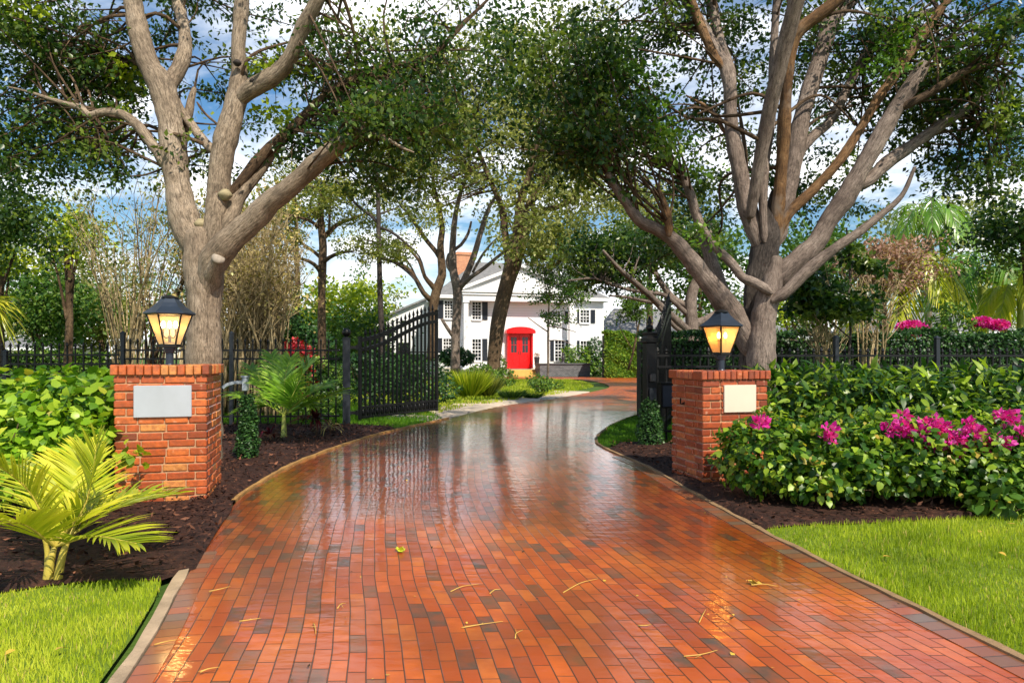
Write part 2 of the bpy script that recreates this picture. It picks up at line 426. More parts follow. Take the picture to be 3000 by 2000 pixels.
def m_drive():
    k = NT('wet_brick_paving')
    uv = k.n('UVMap').outputs[0]
    wob = k.n('TexNoise', {'Vector': uv, 'Scale': .9, 'Detail': 2}).outputs['Color']
    w2 = k.n('VectorMath', {0: wob, 1: (.5,.5,.5)}, operation='SUBTRACT').outputs[0]
    w3 = k.n('VectorMath', {0: w2, 'Scale': .05}, operation='SCALE').outputs[0]
    v = k.n('VectorMath', {0: uv, 1: w3}, operation='ADD').outputs[0]
    s = k.n('SeparateXYZ', {0: v})
    U = k.math('DIVIDE', s.outputs[0], .081); col = k.math('FLOOR', U); fu = k.math('SUBTRACT', U, col)
    jit = k.n('TexWhiteNoise', {'W': col}, noise_dimensions='1D').outputs[0]
    off = k.math('ADD', k.math('MULTIPLY', k.math('MODULO', k.math('ABSOLUTE', col), 2.0), .5), k.math('MULTIPLY', jit, .22))
    Vv = k.math('ADD', k.math('DIVIDE', s.outputs[1], .205), off); row = k.math('FLOOR', Vv); fv = k.math('SUBTRACT', Vv, row)
    cell = k.n('CombineXYZ', {0: col, 1: row, 2: 3.7}).outputs[0]
    wn = k.n('TexWhiteNoise', {'Vector': cell}, noise_dimensions='3D'); r1 = wn.outputs[0]
    sp = k.n('SeparateColor', {0: wn.outputs[1]})
    base = k.ramp(r1, [(0,(.46,.085,.012)), (.22,(.54,.110,.014)), (.42,(.42,.072,.012)), (.58,(.33,.062,.014)), (.72,(.52,.130,.020)), (.79,(.160,.066,.030)), (.85,(.090,.060,.044)), (.92,(.125,.082,.060)), (.95,(.28,.056,.014))], 'CONSTANT')
    n1 = k.noise(9, 5, uv); n2 = k.noise(.55, 3, uv); n3 = k.noise(40, 4, uv)
    base = k.mix(k.ramp(n1, [(.38, (.55,.55,.55)), (.62, (0,0,0))]), base, (.34,.058,.010))
    base = k.mix(k.ramp(n2, [(.48, (0,0,0)), (.66, (.55,.55,.55))]), base, (.54,.150,.016))
    du = k.math('MINIMUM', fu, k.math('SUBTRACT', 1.0, fu)); dv = k.math('MINIMUM', fv, k.math('SUBTRACT', 1.0, fv))
    e = k.math('MINIMUM', k.math('MULTIPLY', du, .081), k.math('MULTIPLY', dv, .205))
    joint = k.n('MapRange', {'Value': e, 'From Min': .0015, 'From Max': .0045}, interpolation_type='SMOOTHSTEP').outputs[0]
    base = k.mix(joint, (.055,.022,.010), base)
    tilt = k.math('ADD', k.math('MULTIPLY', k.math('SUBTRACT', sp.outputs[0], .5), fu), k.math('MULTIPLY', k.math('SUBTRACT', sp.outputs[1], .5), fv))
    h = k.math('ADD', k.math('MULTIPLY', joint, .8), k.math('MULTIPLY', tilt, .9))
    h = k.math('ADD', h, k.math('MULTIPLY', n3, .18))
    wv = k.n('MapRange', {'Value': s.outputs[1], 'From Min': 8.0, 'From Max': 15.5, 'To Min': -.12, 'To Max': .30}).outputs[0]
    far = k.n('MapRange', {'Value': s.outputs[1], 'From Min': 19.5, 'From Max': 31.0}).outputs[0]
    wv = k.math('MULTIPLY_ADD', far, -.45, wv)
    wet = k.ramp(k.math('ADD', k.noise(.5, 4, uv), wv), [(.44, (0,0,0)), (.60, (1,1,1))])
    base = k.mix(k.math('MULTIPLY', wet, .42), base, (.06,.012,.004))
    ripv = k.n('Mapping', {'Vector': uv, 'Scale': (2.2, 5.5, 1)}).outputs[0]
    rip = k.noise(2.2, 3, ripv, .5)
    nb = k.bump(h, .55, .004)
    nc = k.bump(k.math('ADD', k.math('MULTIPLY', h, k.math('MULTIPLY_ADD', wet, -.93, 1.0)), k.math('MULTIPLY', rip, 2.4)), .34, .004)
    b = k.n('BsdfPrincipled', {'Base Color': base, 'Roughness': k.math('MULTIPLY_ADD', wet, -.18, .46), 'Specular IOR Level': .35, 'Normal': nb,
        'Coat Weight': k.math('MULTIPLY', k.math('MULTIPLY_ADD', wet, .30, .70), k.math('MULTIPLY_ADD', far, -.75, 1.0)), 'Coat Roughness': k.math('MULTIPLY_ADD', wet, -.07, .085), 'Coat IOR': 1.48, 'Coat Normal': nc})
    return k.done(b)
M['drive'] = m_drive()
def m_border():
    k = NT('border_course')
    uv = k.n('UVMap').outputs[0]; s = k.n('SeparateXYZ', {0: uv})
    V = k.math('DIVIDE', s.outputs[1], .104); row = k.math('FLOOR', V); fv = k.math('SUBTRACT', V, row)
    r = k.n('TexWhiteNoise', {'W': row}, noise_dimensions='1D').outputs[0]
    c = k.ramp(r, [(0,(.24,.075,.028)), (.3,(.20,.085,.040)), (.55,(.32,.085,.026)), (.75,(.16,.10,.065)), (.9,(.26,.10,.05))], 'CONSTANT')
    dv = k.math('MINIMUM', fv, k.math('SUBTRACT', 1.0, fv)); j = k.n('MapRange', {'Value': dv, 'From Min': .012, 'From Max': .05}).outputs[0]
    c = k.mix(j, (.05,.03,.018), c)
    b = k.n('BsdfPrincipled', {'Base Color': c, 'Roughness': .35, 'Coat Weight': .7, 'Coat Roughness': .12, 'Coat IOR': 1.36})
    k.set(b, 'Normal', k.bump(k.math('ADD', j, k.math('MULTIPLY', k.noise(30, 4, uv), .3)), .5, .004))
    return k.done(b)
M['border'] = m_border()
def m_ground():
    k = NT('garden_ground')
    n1 = k.noise(.35, 5, k.geo()); n2 = k.noise(9, 4, k.geo())
    c = k.ramp(n1, [(.35,(.030,.085,.012)), (.5,(.065,.150,.018)), (.65,(.120,.190,.026))])
    c = k.mix(k.math('MULTIPLY', n2, .5), c, (.05,.045,.018))
    b = k.n('BsdfPrincipled', {'Base Color': c, 'Roughness': .9, 'Specular IOR Level': .2})
    k.set(b, 'Normal', k.bump(k.noise(30, 3, k.geo()), .6, .03)); return k.done(b)
M['ground'] = m_ground()
def m_mulch():
    k = NT('mulch')
    n1 = k.noise(16, 6, k.geo(), .65); n2 = k.noise(1.5, 3, k.geo())
    c = k.ramp(n1, [(.35,(.009,.004,.003)), (.52,(.032,.012,.007)), (.7,(.095,.038,.022))])
    c = k.mix(k.math('MULTIPLY', n2, .3), c, (.04,.014,.009))
    b = k.n('BsdfPrincipled', {'Base Color': c, 'Roughness': .75, 'Specular IOR Level': .3})
    k.set(b, 'Normal', k.bump(n1, .9, .03)); return k.done(b)
M['mulch'] = m_mulch()
def m_lawn(name, a, b_):
    k = NT(name)
    c = k.mix(k.noise(6, 5, k.geo()), a, b_)
    b = k.n('BsdfPrincipled', {'Base Color': c, 'Roughness': .9, 'Specular IOR Level': .15})
    k.set(b, 'Normal', k.bump(k.noise(60, 3, k.geo()), .6, .02)); return k.done(b)
M['lawn'] = m_lawn('lawn_soil', (.07,.12,.012), (.17,.24,.025))
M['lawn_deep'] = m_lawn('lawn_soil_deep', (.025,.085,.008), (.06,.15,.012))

# ------------------------------------------------------------------ ground, drive, beds
g = MB(); g.add([(-320,-60,-.03),(320,-60,-.03),(320,420,-.03),(-320,420,-.03)], [(0,1,2,3)])
tag(obj('ground', g, M['ground']), 'green garden ground reaching back past the house to the trees', 'ground', kind='structure')

LST = [(-.6,-6),(-1.0,0),(-1.648,2.93),(-2.035,4.25),(-2.42,5.6),(-2.70,6.93),(-2.80,8.6),(-2.74,9.7),(-2.55,11.3),(-2.2,12.9),(-1.41,15.4),(-.55,18.6),(.4,20.8),(1.5,22.9),(3.2,27.2),(4.4,31),(4.75,34.5),(4.7,38),(4.2,41.5)]
RST = [(3.6,-6),(2.75,0),(2.33,3.0),(2.10,4.4),(1.95,5.6),(1.82,7.0),(1.68,8.6),(1.42,10.1),(1.36,11.2),(1.66,12.7),(2.3,14.7),(3.4,17.3),(4.5,19.6),(5.6,22.5),(6.9,27),(7.9,32),(8.6,36),(9.2,40),(9.4,46)]
NL = 22
cen = []; rows = []
for i in range(len(LST)): rows.append((*LST[i], *RST[i]))
R_ = np.array(rows)
Q = np.vstack([2*R_[0]-R_[1], R_, 2*R_[-1]-R_[-2]])
RR = []
for i in range(1, len(Q)-2):
    n = max(2, int(np.linalg.norm(Q[i+1]-Q[i])/1.4/.18))
    for q in range(n):
        t = q/n
        RR.append(.5*((2*Q[i]) + (-Q[i-1]+Q[i+1])*t + (2*Q[i-1]-5*Q[i]+4*Q[i+1]-Q[i+2])*t*t + (-Q[i-1]+3*Q[i]-3*Q[i+1]+Q[i+2])*t**3))
RR.append(Q[-2]); RR = np.array(RR)
DL, DR = RR[:,:2], RR[:,2:]
mid = (DL+DR)/2; vlen = np.concatenate([[0], np.cumsum(np.linalg.norm(np.diff(mid, axis=0), axis=1))])
wid = np.linalg.norm(DR-DL, axis=1)
dm = MB(); uvs = []
V = []; Fc = []
for i in range(len(RR)):
    for k_ in range(NL+1):
        s_ = k_/NL; p = DL[i]*(1-s_) + DR[i]*s_
        V.append((p[0], p[1], .012 + .018*(1-(2*s_-1)**2))); uvs.append(((s_-.5)*wid[i], vlen[i]))
for i in range(len(RR)-1):
    for k_ in range(NL):
        a = i*(NL+1)+k_; Fc.append((a, a+1, a+NL+2, a+NL+1))
dm.add(V, Fc); dm.uv = np.array(uvs)
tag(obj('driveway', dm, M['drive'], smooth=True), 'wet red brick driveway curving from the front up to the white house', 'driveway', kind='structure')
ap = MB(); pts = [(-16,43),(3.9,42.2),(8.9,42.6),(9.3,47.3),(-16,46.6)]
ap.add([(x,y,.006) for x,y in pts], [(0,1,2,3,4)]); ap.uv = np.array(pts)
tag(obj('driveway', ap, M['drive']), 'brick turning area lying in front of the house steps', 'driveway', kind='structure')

def offs(poly, o):                          # polyline shifted sideways (positive = to its right)
    T = np.gradient(poly, axis=0); T /= np.linalg.norm(T, axis=1)[:,None]
    return poly + np.stack([T[:,1], -T[:,0]], 1)*o
def ribbon(poly, o0, o1, z0, z1, wob=0.0):
    a = offs(poly, o0); b = offs(poly, o1); mb = MB(); n = len(poly)
    if wob:
        b = b + rng.normal(size=b.shape)*wob; a = a + rng.normal(size=a.shape)*wob
    L = np.concatenate([[0], np.cumsum(np.linalg.norm(np.diff(poly, axis=0), axis=1))])
    v = []; uv = []
    for i in range(n):
        zz = z1 + (rng.normal()*wob*.4 if wob else 0)
        v += [(*a[i], z0), (*a[i], zz), (*b[i], zz), (*b[i], z0)]; w = abs(o1-o0); uv += [(0, L[i]), (0, L[i]), (w, L[i]), (w, L[i])]
    f = []
    for i in range(n-1):
        for k_ in range(3): f.append((i*4+k_, i*4+k_+1, i*4+4+k_+1, i*4+4+k_))
    mb.add(v, f); mb.uv = np.array(uv); return mb
def between(poly, y0, y1):
    m = (poly[:,1] >= y0) & (poly[:,1] <= y1); return poly[m]
st = 'structure'
tag(obj('kerb', ribbon(between(DL,-6,4.5), -.065, -.004, -.02, .030, .004), M['concrete']), 'pale concrete strip edging the small lawn', 'kerb', kind=st)
tag(obj('kerb', ribbon(between(DL,6.35,15.4), -.05, -.003, -.02, .034, .008), M['edging']), 'thin yellow brown edging along the mulch bed with the palm', 'kerb', kind=st)
tag(obj('kerb', ribbon(between(DR,-6,17.5), .003, .045, -.02, .030, .006), M['sand_edge']), 'thin sandy edging following the drive past the big lawn, mulch and gate lawn', 'kerb', kind=st)
def onto(poly, o0, o1, z):
    mb = ribbon(poly, o0, o1, z-.012, z-.007); return mb
tag(obj('border_course', onto(between(DR,-6,9.5), -.14, -.002, .026), M['border']), 'border course of grey brown bricks laid across the drive beside the big lawn', 'brick border', kind=st)
tag(obj('border_course', onto(between(DL,-6,5), .002, .11, .026), M['border']), 'border course of brown bricks laid beside the small lawn', 'brick border', kind=st)
tag(obj('sand_strip', ribbon(between(DL,14.6,27), -1.5, -.02, -.03, .012, .05), M['sand']), 'strip of pale sandy stone between the drive and the island planting', 'path', kind=st)

from math import hypot
def inpoly(pts, poly):
    x, y = pts[:,0], pts[:,1]; c = np.zeros(len(pts), bool); j = len(poly)-1
    for i in range(len(poly)):
        xi, yi = poly[i]; xj, yj = poly[j]
        m = ((yi > y) != (yj > y)) & (x < (xj-xi)*(y-yi)/(yj-yi+1e-12)+xi); c ^= m; j = i
    return c
def scatter(poly, n, dens_near=0.0):
    poly = np.asarray(poly); lo, hi = poly.min(0), poly.max(0); out = []
    got = 0
    while got < n:
        p = lo + rng.random((n*2, 2))*(hi-lo)
        if dens_near: p = p[rng.random(len(p)) < np.minimum(1, (dens_near/np.maximum(p[:,1], .5))**1.6)]
        p = p[inpoly(p, poly)]; out.append(p); got += len(p)
    return np.vstack(out)[:n]
def sheet(name, poly, z, mat, res=.12, amp=0.0, edge=.25):
    poly = np.asarray(poly); lo, hi = poly.min(0), poly.max(0)
    # grid clipped softly: fan triangulation of the outline plus inner grid heights through ngon -> use bmesh grid cut
    import bmesh
    bm = bmesh.new()
    vs = [bm.verts.new((x, y, z)) for x, y in poly]; bm.faces.new(vs)
    for ax in (0, 1):
        c = lo[ax] + res
        while c < hi[ax]:
            no = (1,0,0) if ax == 0 else (0,1,0); co = (c,0,0) if ax == 0 else (0,c,0)
            bmesh.ops.bisect_plane(bm, geom=bm.verts[:]+bm.edges[:]+bm.faces[:], plane_co=co, plane_no=no); c += res
    if amp:
        for v in bm.verts:
            if v.is_boundary: continue
            x, y = v.co.x, v.co.y
            v.co.z += amp*(.55 + .3*math.sin(3.1*x+1.3*y) + .25*math.sin(7.3*y-2*x) + .25*random.random())
    me = bpy.data.meshes.new(name); bm.to_mesh(me); bm.free()
    if me.polygons and me.polygons[0].normal.z < 0: me.flip_normals()
    return link(name, me, mat, smooth=True)

def dl_between(y0, y1): return [tuple(p) for p in offs(between(DL, y0, y1), -.11 if y1 < 6 else .03)][::3]
def dr_between(y0, y1): return [tuple(p) for p in offs(between(DR, y0, y1), .045)][::3]
LM0 = G(530,1697)[:2]
lawn_edge_l = [tuple(G(-600,1765)[:2]), tuple(G(-200,1752)[:2]), tuple(G(0,1745)[:2]), tuple(G(150,1722)[:2]), tuple(G(330,1706)[:2]), (-2.17,4.22)]
bed_l = lawn_edge_l + dl_between(4.4, 6.5) + [tuple(p) for p in offs(between(DL, 6.6, 13.2), -.07)][::3] + [(-2.6,13.6),(-3.4,13.75),(-8,13.9),(-9.5,13)]
tag(sheet('mulch_bed', bed_l, .02, M['mulch'], .14, .045), 'dark mulch bed round the palms and the grey plaque pillar', 'mulch bed', kind=st)
right_edge = [tuple(G(2224,1557)[:2]), tuple(G(2330,1545)[:2]), tuple(G(2500,1540)[:2]), tuple(G(2700,1530)[:2]), tuple(G(3000,1512)[:2]), tuple(G(3500,1500)[:2])]
bed_r = right_edge[::-1] + dr_between(5.5, 10.6) + [(1.75,10.9),(2.6,10.9),(4.5,11.4),(10.5,12.2),(10.5,7)]
tag(sheet('mulch_bed', bed_r, .02, M['mulch'], .14, .045), 'dark mulch bed under the flowering bushes and the cream plaque pillar', 'mulch bed', kind=st)
lawn_l = [p for p in lawn_edge_l] + dl_between(-5, 4.1)[::-1] + [(-7,-5),(-7,3.6)]
tag(sheet('lawn', lawn_l, .012, M['lawn'], .3, .0), 'soil under the small bright lawn beside the pale kerb', 'lawn', kind=st)
lawn_r = right_edge + [(9,-5)] + dr_between(-5, 5.3)
tag(sheet('lawn', lawn_r, .012, M['lawn'], .3, .0), 'soil under the big bright lawn before the pink flowering bush', 'lawn', kind=st)
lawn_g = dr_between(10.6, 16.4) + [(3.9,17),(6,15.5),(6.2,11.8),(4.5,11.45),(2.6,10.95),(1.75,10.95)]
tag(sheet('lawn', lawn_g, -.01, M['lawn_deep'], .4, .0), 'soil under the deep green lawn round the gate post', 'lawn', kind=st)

def blades(name, label, poly, n, mat, hgt, w, lean=.35, near=0.0, z=.01):
    p = scatter(poly, n, near); a = rng.random(n)*6.283; hh = hgt*(.55+.8*rng.random(n))*(.8+.4*np.sin(p[:,0]*2.1+1)*np.sin(p[:,1]*2.7))
    d = rng.random(n)*6.283; ln = hh*lean*rng.random(n)*1.6
    ww = w*(.7+.6*rng.random(n)); V = np.zeros((n,5,3))
    dx, dy = np.cos(a)*ww/2, np.sin(a)*ww/2; lx, ly = np.cos(d)*ln, np.sin(d)*ln
    V[:,0] = np.stack([p[:,0]-dx, p[:,1]-dy, np.full(n,z)],1); V[:,1] = np.stack([p[:,0]+dx, p[:,1]+dy, np.full(n,z)],1)
    V[:,2] = np.stack([p[:,0]+dx*.8+lx*.35, p[:,1]+dy*.8+ly*.35, z+hh*.6],1); V[:,3] = np.stack([p[:,0]-dx*.8+lx*.35, p[:,1]-dy*.8+ly*.35, z+hh*.6],1)
    V[:,4] = np.stack([p[:,0]+lx, p[:,1]+ly, z+hh],1)
    b = (np.arange(n)*5)[:,None]; I = (b + np.array([0,1,2,0,2,3,3,2,4])).ravel()
    pt = .5+.25*np.sin(p[:,0]*1.7+.5*np.sin(p[:,1]*2.2))+.2*np.sin(p[:,1]*3.1+p[:,0])
    t = np.clip(.6*pt+.2*np.sin(p[:,0]*6.3+2*np.sin(p[:,1]*4.1))*np.sin(p[:,1]*5.7)+.4*rng.random(n), 0, .94); dry = rng.random(n) < .035; t[dry] = 1.0
    o = npmesh(name, V.reshape(-1,3), 3, I, mat, None, np.repeat(t,5))
    return tag(o, label, 'grass', kind='stuff')
vis_l = [p for p in lawn_edge_l] + dl_between(1.5, 4.2)[::-1] + [(-3.5,1.5),(-4.6,3.4)]
blades('grass', 'short bright grass of the small lawn beside the pale kerb', vis_l, 42000, M['grass'], .05, .0042)
vis_r = right_edge + [(8.5,4.5),(4.5,1.6)] + dr_between(1.5, 5.4)
blades('grass', 'short bright grass of the big lawn before the pink flowering bush', vis_r, 110000, M['grass'], .05, .0046, near=3.2)
blades('grass', 'deep green grass round the gate post behind the dark mulch', lawn_g, 30000, M['grass_shaded'], .06, .008)
isl = [tuple(p) for p in offs(between(DL,15.6,41), -.75)][::4] + [(3.6,41.8),(-14,42.4),(-14,24),(-5,19),(-2.6,16.6)]
blades('grass', 'long grass on the island inside the curve of the drive', isl, 60000, M['grass'], .09, .022, .5)
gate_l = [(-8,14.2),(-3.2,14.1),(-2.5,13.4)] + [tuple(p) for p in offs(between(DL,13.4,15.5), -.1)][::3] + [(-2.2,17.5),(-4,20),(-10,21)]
blades('grass', 'deep green grass behind the open gate leaf', gate_l, 30000, M['grass_shaded'], .09, .012)

def chips(name, label, poly, n, lo, hi):
    p = scatter(poly, n); z = .05+.045*rng.random(n)
    A = unit(n); A[:,2] *= .35; A /= np.linalg.norm(A,axis=1)[:,None]
    up = np.array([0,0,1.])+unit(n)*.7
    V,I,T = leaf_arrays(np.column_stack([p,z]), A, lo+(hi-lo)*rng.random(n)**2, .2, .06, rng.random(n)**1.6, up)
    tag(npmesh(name, V, 3, I, M['chip'], None, T), label, 'mulch', kind='stuff')
chips('mulch_chips', 'loose bark chips on the bed with the palms', bed_l, 16000, .02, .09)
chips('mulch_chips', 'loose bark chips on the bed under the pink bush', bed_r, 16000, .02, .08)

# ------------------------------------------------------------------ brick pillars
def pillar(label, loc, rz, w, dp, courses, brick, ch, plaque, pmat, capn):
    """local: x along the front face from the left front corner, y into depth"""
    t = thing('brick_pillar', label, 'pillar', loc, rz)
    core = MB(); mb = MB(); m = .012
    Hb = courses*ch
    core.box(m, w-m, m, dp-m, 0, Hb+.01)
    obj('mortar_core', core, M['mortar'], t, local=True)
    bl, bd = .205, .095
    for c in range(courses):
        z0, z1 = c*ch + .006, (c+1)*ch - .006
        for side in range(4):
            L = w if side in (0,2) else dp
            own = (c + side) % 2 == 0             # who takes the corner
            x = 0.0 if own else bd+.011
            end = L if own else L - bd - .011
            if c % 4 == 1 and side == 0: x += 0
            first = True
            while x < end - .02:
                ln = bl*(.92+.16*random.random())
                if first and c % 2: ln *= .55
                first = False
                if end - (x+ln) < .07: ln = end - x
                o = .011*random.random() - .003; zz = random.gauss(0, .0022)
                a, b_ = x, min(x+ln, end)
                tn = min(1, max(0, random.gauss(.5, .28)))
                if side == 0: bx = (a, b_, -o, bd)
                elif side == 1: bx = (w-bd, w+o, a, b_)
                elif side == 2: bx = (L-b_, L-a, dp-bd, dp+o)
                else: bx = (-o, bd, L-b_, L-a)
                mb.cbox(bx[0], bx[1], bx[2], bx[3], z0+zz, z1+zz, .0075, tn)
                x = b_ + .011
    obj('brick_body', mb, brick, t, local=True)
    cap = MB(); ov = .03; z0, z1 = Hb+.004, Hb+.098
    for side in range(4):
        L = (w if side in (0,2) else dp) + 2*ov; n = capn if side in (0,2) else int(capn*dp/w)
        a0 = 0 if side in (0,2) else .2; n_ = n
        st_ = (L - (0 if side in (0,2) else .42)) / n_
        for i in range(n_):
            a = -ov + (0 if side in (0,2) else .21) + i*st_ + .004; b_ = a + st_ - .008
            o = .004*random.random(); tn = min(1, max(0, random.gauss(.6, .28)))
            if side == 0: bx = (a, b_, -ov-o, .175)
            elif side == 1: bx = (w-.175, w+ov+o, a, b_)
            elif side == 2: bx = (a, b_, dp-.175, dp+ov+o)
            else: bx = (-ov-o, .175, a, b_)
            cap.cbox(*bx, z0 + random.gauss(0,.001), z1 + random.gauss(0,.0015), .008, tn)
    cap.box(.1, w-.1, .1, dp-.1, z0, z1-.012, .5)
    obj('brick_cap', cap, brick, t, local=True)
    x0, x1, zp0, zp1 = plaque
    pl = MB(); pl.cbox(x0, x1, -.022, .01, zp0, zp1, .004)
    obj('plaque', pl, pmat, t, local=True)
    return t, z1
RZ = math.radians(14.5)
L0 = np.array([-3.71, 6.36, 0.]); R0_ = np.array([1.93, 8.06, 0.])
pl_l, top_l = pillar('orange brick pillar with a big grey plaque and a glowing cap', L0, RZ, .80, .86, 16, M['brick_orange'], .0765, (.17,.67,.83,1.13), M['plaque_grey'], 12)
# the other pillar is turned a little more and stands farther back
cR = G(2059,1422)
RZ2 = math.radians(14.0)
exr = np.array([math.cos(RZ2), math.sin(RZ2), 0]); eyr = np.array([-math.sin(RZ2), math.cos(RZ2), 0])
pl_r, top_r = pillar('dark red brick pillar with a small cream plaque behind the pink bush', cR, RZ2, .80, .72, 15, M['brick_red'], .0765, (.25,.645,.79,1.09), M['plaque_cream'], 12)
hk = MB(); hk.bar((-.03,.42,.86),(0.0,.42,.86),.05,.012); hk.bar((-.045,.42,.86),(-.045,.42,.93),.012); hk.bar((-.05,.40,.86),(-.0,.40,.88),.012)
obj('iron_hook', hk, M['black_metal'], pl_r, local=True)

def lantern(label, loc, rz, n, glass_front, glass_side, scale=1.0):
    t = thing('pillar_lantern', label, 'lantern', loc, rz); t.scale = (.93,.93,.93)
    s = scale; a0 = 0.0 if n == 6 else math.pi/n
    st_ = MB(); st_.lathe([(.045,0),(.04,.01),(.04,.13),(.052,.14),(.052,.155),(.062,.165),(.062,.185),(.075,.20)], n=20)
    obj('stem', st_, M['lantern_roof'], t, smooth=False, local=True)
    for k in range(2):
        br = MB()
        sg = 1 if k else -1
        c = [(sg*.045,0,.12),(sg*.07,-.01,.13),(sg*.12,-.01,.16),(sg*.145,0,.20),(sg*.135,0,.215)]
        br.tube(catmull(c,.02), np.full(len(catmull(c,.02)),.006), 6)
        obj('scroll_bracket', br, M['black_metal'], t, smooth=True, local=True)
    zb, zt, rb, rt = .205, .545, .108, .225
    ba = MB(); ba.lathe([(rb*.9,zb-.018),(rb+.02,zb-.015),(rb+.02,zb),(rb*.8,zb+.002)], n=n, rot=a0)
    obj('base_ring', ba, M['black_metal'], t, local=True)
    fr = MB()
    def cor(k, r, z): return (r*math.cos(2*math.pi*k/n+a0), r*math.sin(2*math.pi*k/n+a0), z)
    for k in range(n):
        fr.bar(cor(k,rb,zb), cor(k,rt,zt), .016)
        fr.bar(cor(k,rt,zt), cor(k+1,rt,zt), .018); fr.bar(cor(k,rb+.002,zb+.008), cor(k+1,rb+.002,zb+.008), .016)
    obj('lantern_frame', fr, M['black_metal'], t, local=True)
    for k in range(n):
        p = MB(); q = .985
        p.add([cor(k,rb*q,zb+.01), cor(k+1,rb*q,zb+.01), cor(k+1,rt*q,zt-.005), cor(k,rt*q,zt-.005)], [(0,1,2,3)])
        am = 2*math.pi*(k+.5)/n + a0
        front = abs(math.sin(am)+1) < .2
        obj('glass_pane', p, glass_front if front else glass_side, t, local=True)
    rf = MB(); rr = rt+.035
    prof = [(rr-.012,zt-.004),(rr,zt+.004),(rr,zt+.016),(rr*.86,zt+.04),(rr*.66,zt+.078),(rr*.48,zt+.125),(rr*.36,zt+.163),(rr*.33,zt+.172)]
    rf.lathe([(r, z) for r, z in prof], n=n, rot=a0)
    ro = obj('lantern_roof', rf, M['lantern_roof'], t, local=True)
    cp = MB(); cp.lathe([(.072,zt+.172),(.086,zt+.176),(.086,zt+.190),(.060,zt+.196),(.040,zt+.206),(.012,zt+.212)], n=20)
    obj('top_cap', cp, M['black_metal'], ro, local=True)
    cand = MB()
    cand.lathe([(.062,zb+.03),(.062,zb+.036),(.016,zb+.04),(.014,zb+.10),(.02,zb+.105),(.012,zb+.115)], n=12)
    obj('candle_cluster', cand, M['bark_brown'] if False else M['gunmetal'], t, local=True)
    for k in range(3):
        x, y = (-.062,.0,.058)[k], (-.02,.04,-.012)[k]
        h_ = MB(); c = [(0,0,zb+.10),(x*.6,y*.6,zb+.085),(x,y,zb+.12),(x,y,zb+.19)]
        cc = catmull(c,.02); h_.tube(cc, np.linspace(.006,.012,len(cc)), 8)
        so = obj('candle_arm', h_, M['gunmetal'], t, smooth=True, local=True)
        b = MB(); b.lathe([(.008,0),(.017,.01),(.021,.028),(.020,.048),(.013,.066),(.004,.076)], (x,y,zb+.192), 14)
        obj('bulb', b, M['bulb'], so, smooth=True, local=True)
    return t
exl = np.array([math.cos(RZ), math.sin(RZ), 0]); eyl = np.array([-math.sin(RZ), math.cos(RZ), 0])
pL = P(497,1067,6.92); pL[2] = top_l
pR = P(2113,1085,7.95); pR[2] = top_r
lantern('blue grey six sided lantern with three lit bulbs on the orange pillar', pL, math.radians(27), 6, M['glass_clear'], M['glass_side'], 1)
lantern('black four sided lantern with frosted warm glass on the dark red pillar', pR, math.radians(27), 4, M['glass_frost'], M['glass_frost'], 1)

# ------------------------------------------------------------------ fences, gate
def picket_mesh(mat, zt):
    mb = MB(); w = .0125
    mb.box(-w, w, -w, w, .06, zt-.12)
    mb.lathe([(w*1.0,zt-.12),(.028,zt-.105),(.014,zt-.092),(.027,zt-.06),(.014,zt-.02),(.001,zt+.0)], n=4, rot=math.pi/4)
    return obj('picket', mb, mat, None, local=True)
def fence(label, a, b, n, zt, rails, posts, mat, post_h=None, group=None):
    a = np.array(a, float); b = np.array(b, float); d = b-a; L = np.linalg.norm(d); rz = math.atan2(d[1], d[0])
    t = thing('iron_fence', label, 'fence', (a[0],a[1],0), rz, group)
    for z in rails:
        r = MB(); r.box(0, L, -.016, .016, z-.018, z+.018); obj('rail', r, mat, t, local=True)
    proto = None
    for i in range(n):
        x = (i+.5)*L/n
        if proto is None: proto = picket_mesh(mat, zt); proto.parent = t; proto.location = (x,0.027,0); continue
        inst(proto, t, (x, .027+random.gauss(0,.001), random.gauss(0,.004)))
    for px in posts:
        p = MB(); w = .035; h = post_h or zt-.02
        p.box(px-w, px+w, -w, w, 0, h); p.lathe([(w*1.75,h),(w*1.75,h+.012),(w*.9,h+.03),(.005,h+.05)], (px,0,0), 4, rot=math.pi/4)
        obj('fence_post', p, M['dark_steel'], t, local=True)
    return t
HL = G(1015,1250)                                      # hinge post of the open leaf
fence('black iron picket fence with spear tips between the big trunk and the gate post', (-7.75,13.42), (HL[0]-.13,13.62), 29, 1.77, (.22,1.36,1.53), (.1,2.2), M['black_metal'], 1.86)
fence('black iron picket fence running out behind the lime green bush', (-14.6,13.2), (-7.72,13.42), 44, 1.68, (.2,1.26,1.44), (.1,2.4,4.7), M['black_metal'], 1.5)
HR = G(1903,1310)
fence('black iron picket fence behind the upper bush and the dark red pillar', (HR[0]+.16,11.0), (10.2,12.4), 55, 1.56, (.2,1.24,1.42), (3.25,5.2,7.2), M['black_metal'], 1.72)

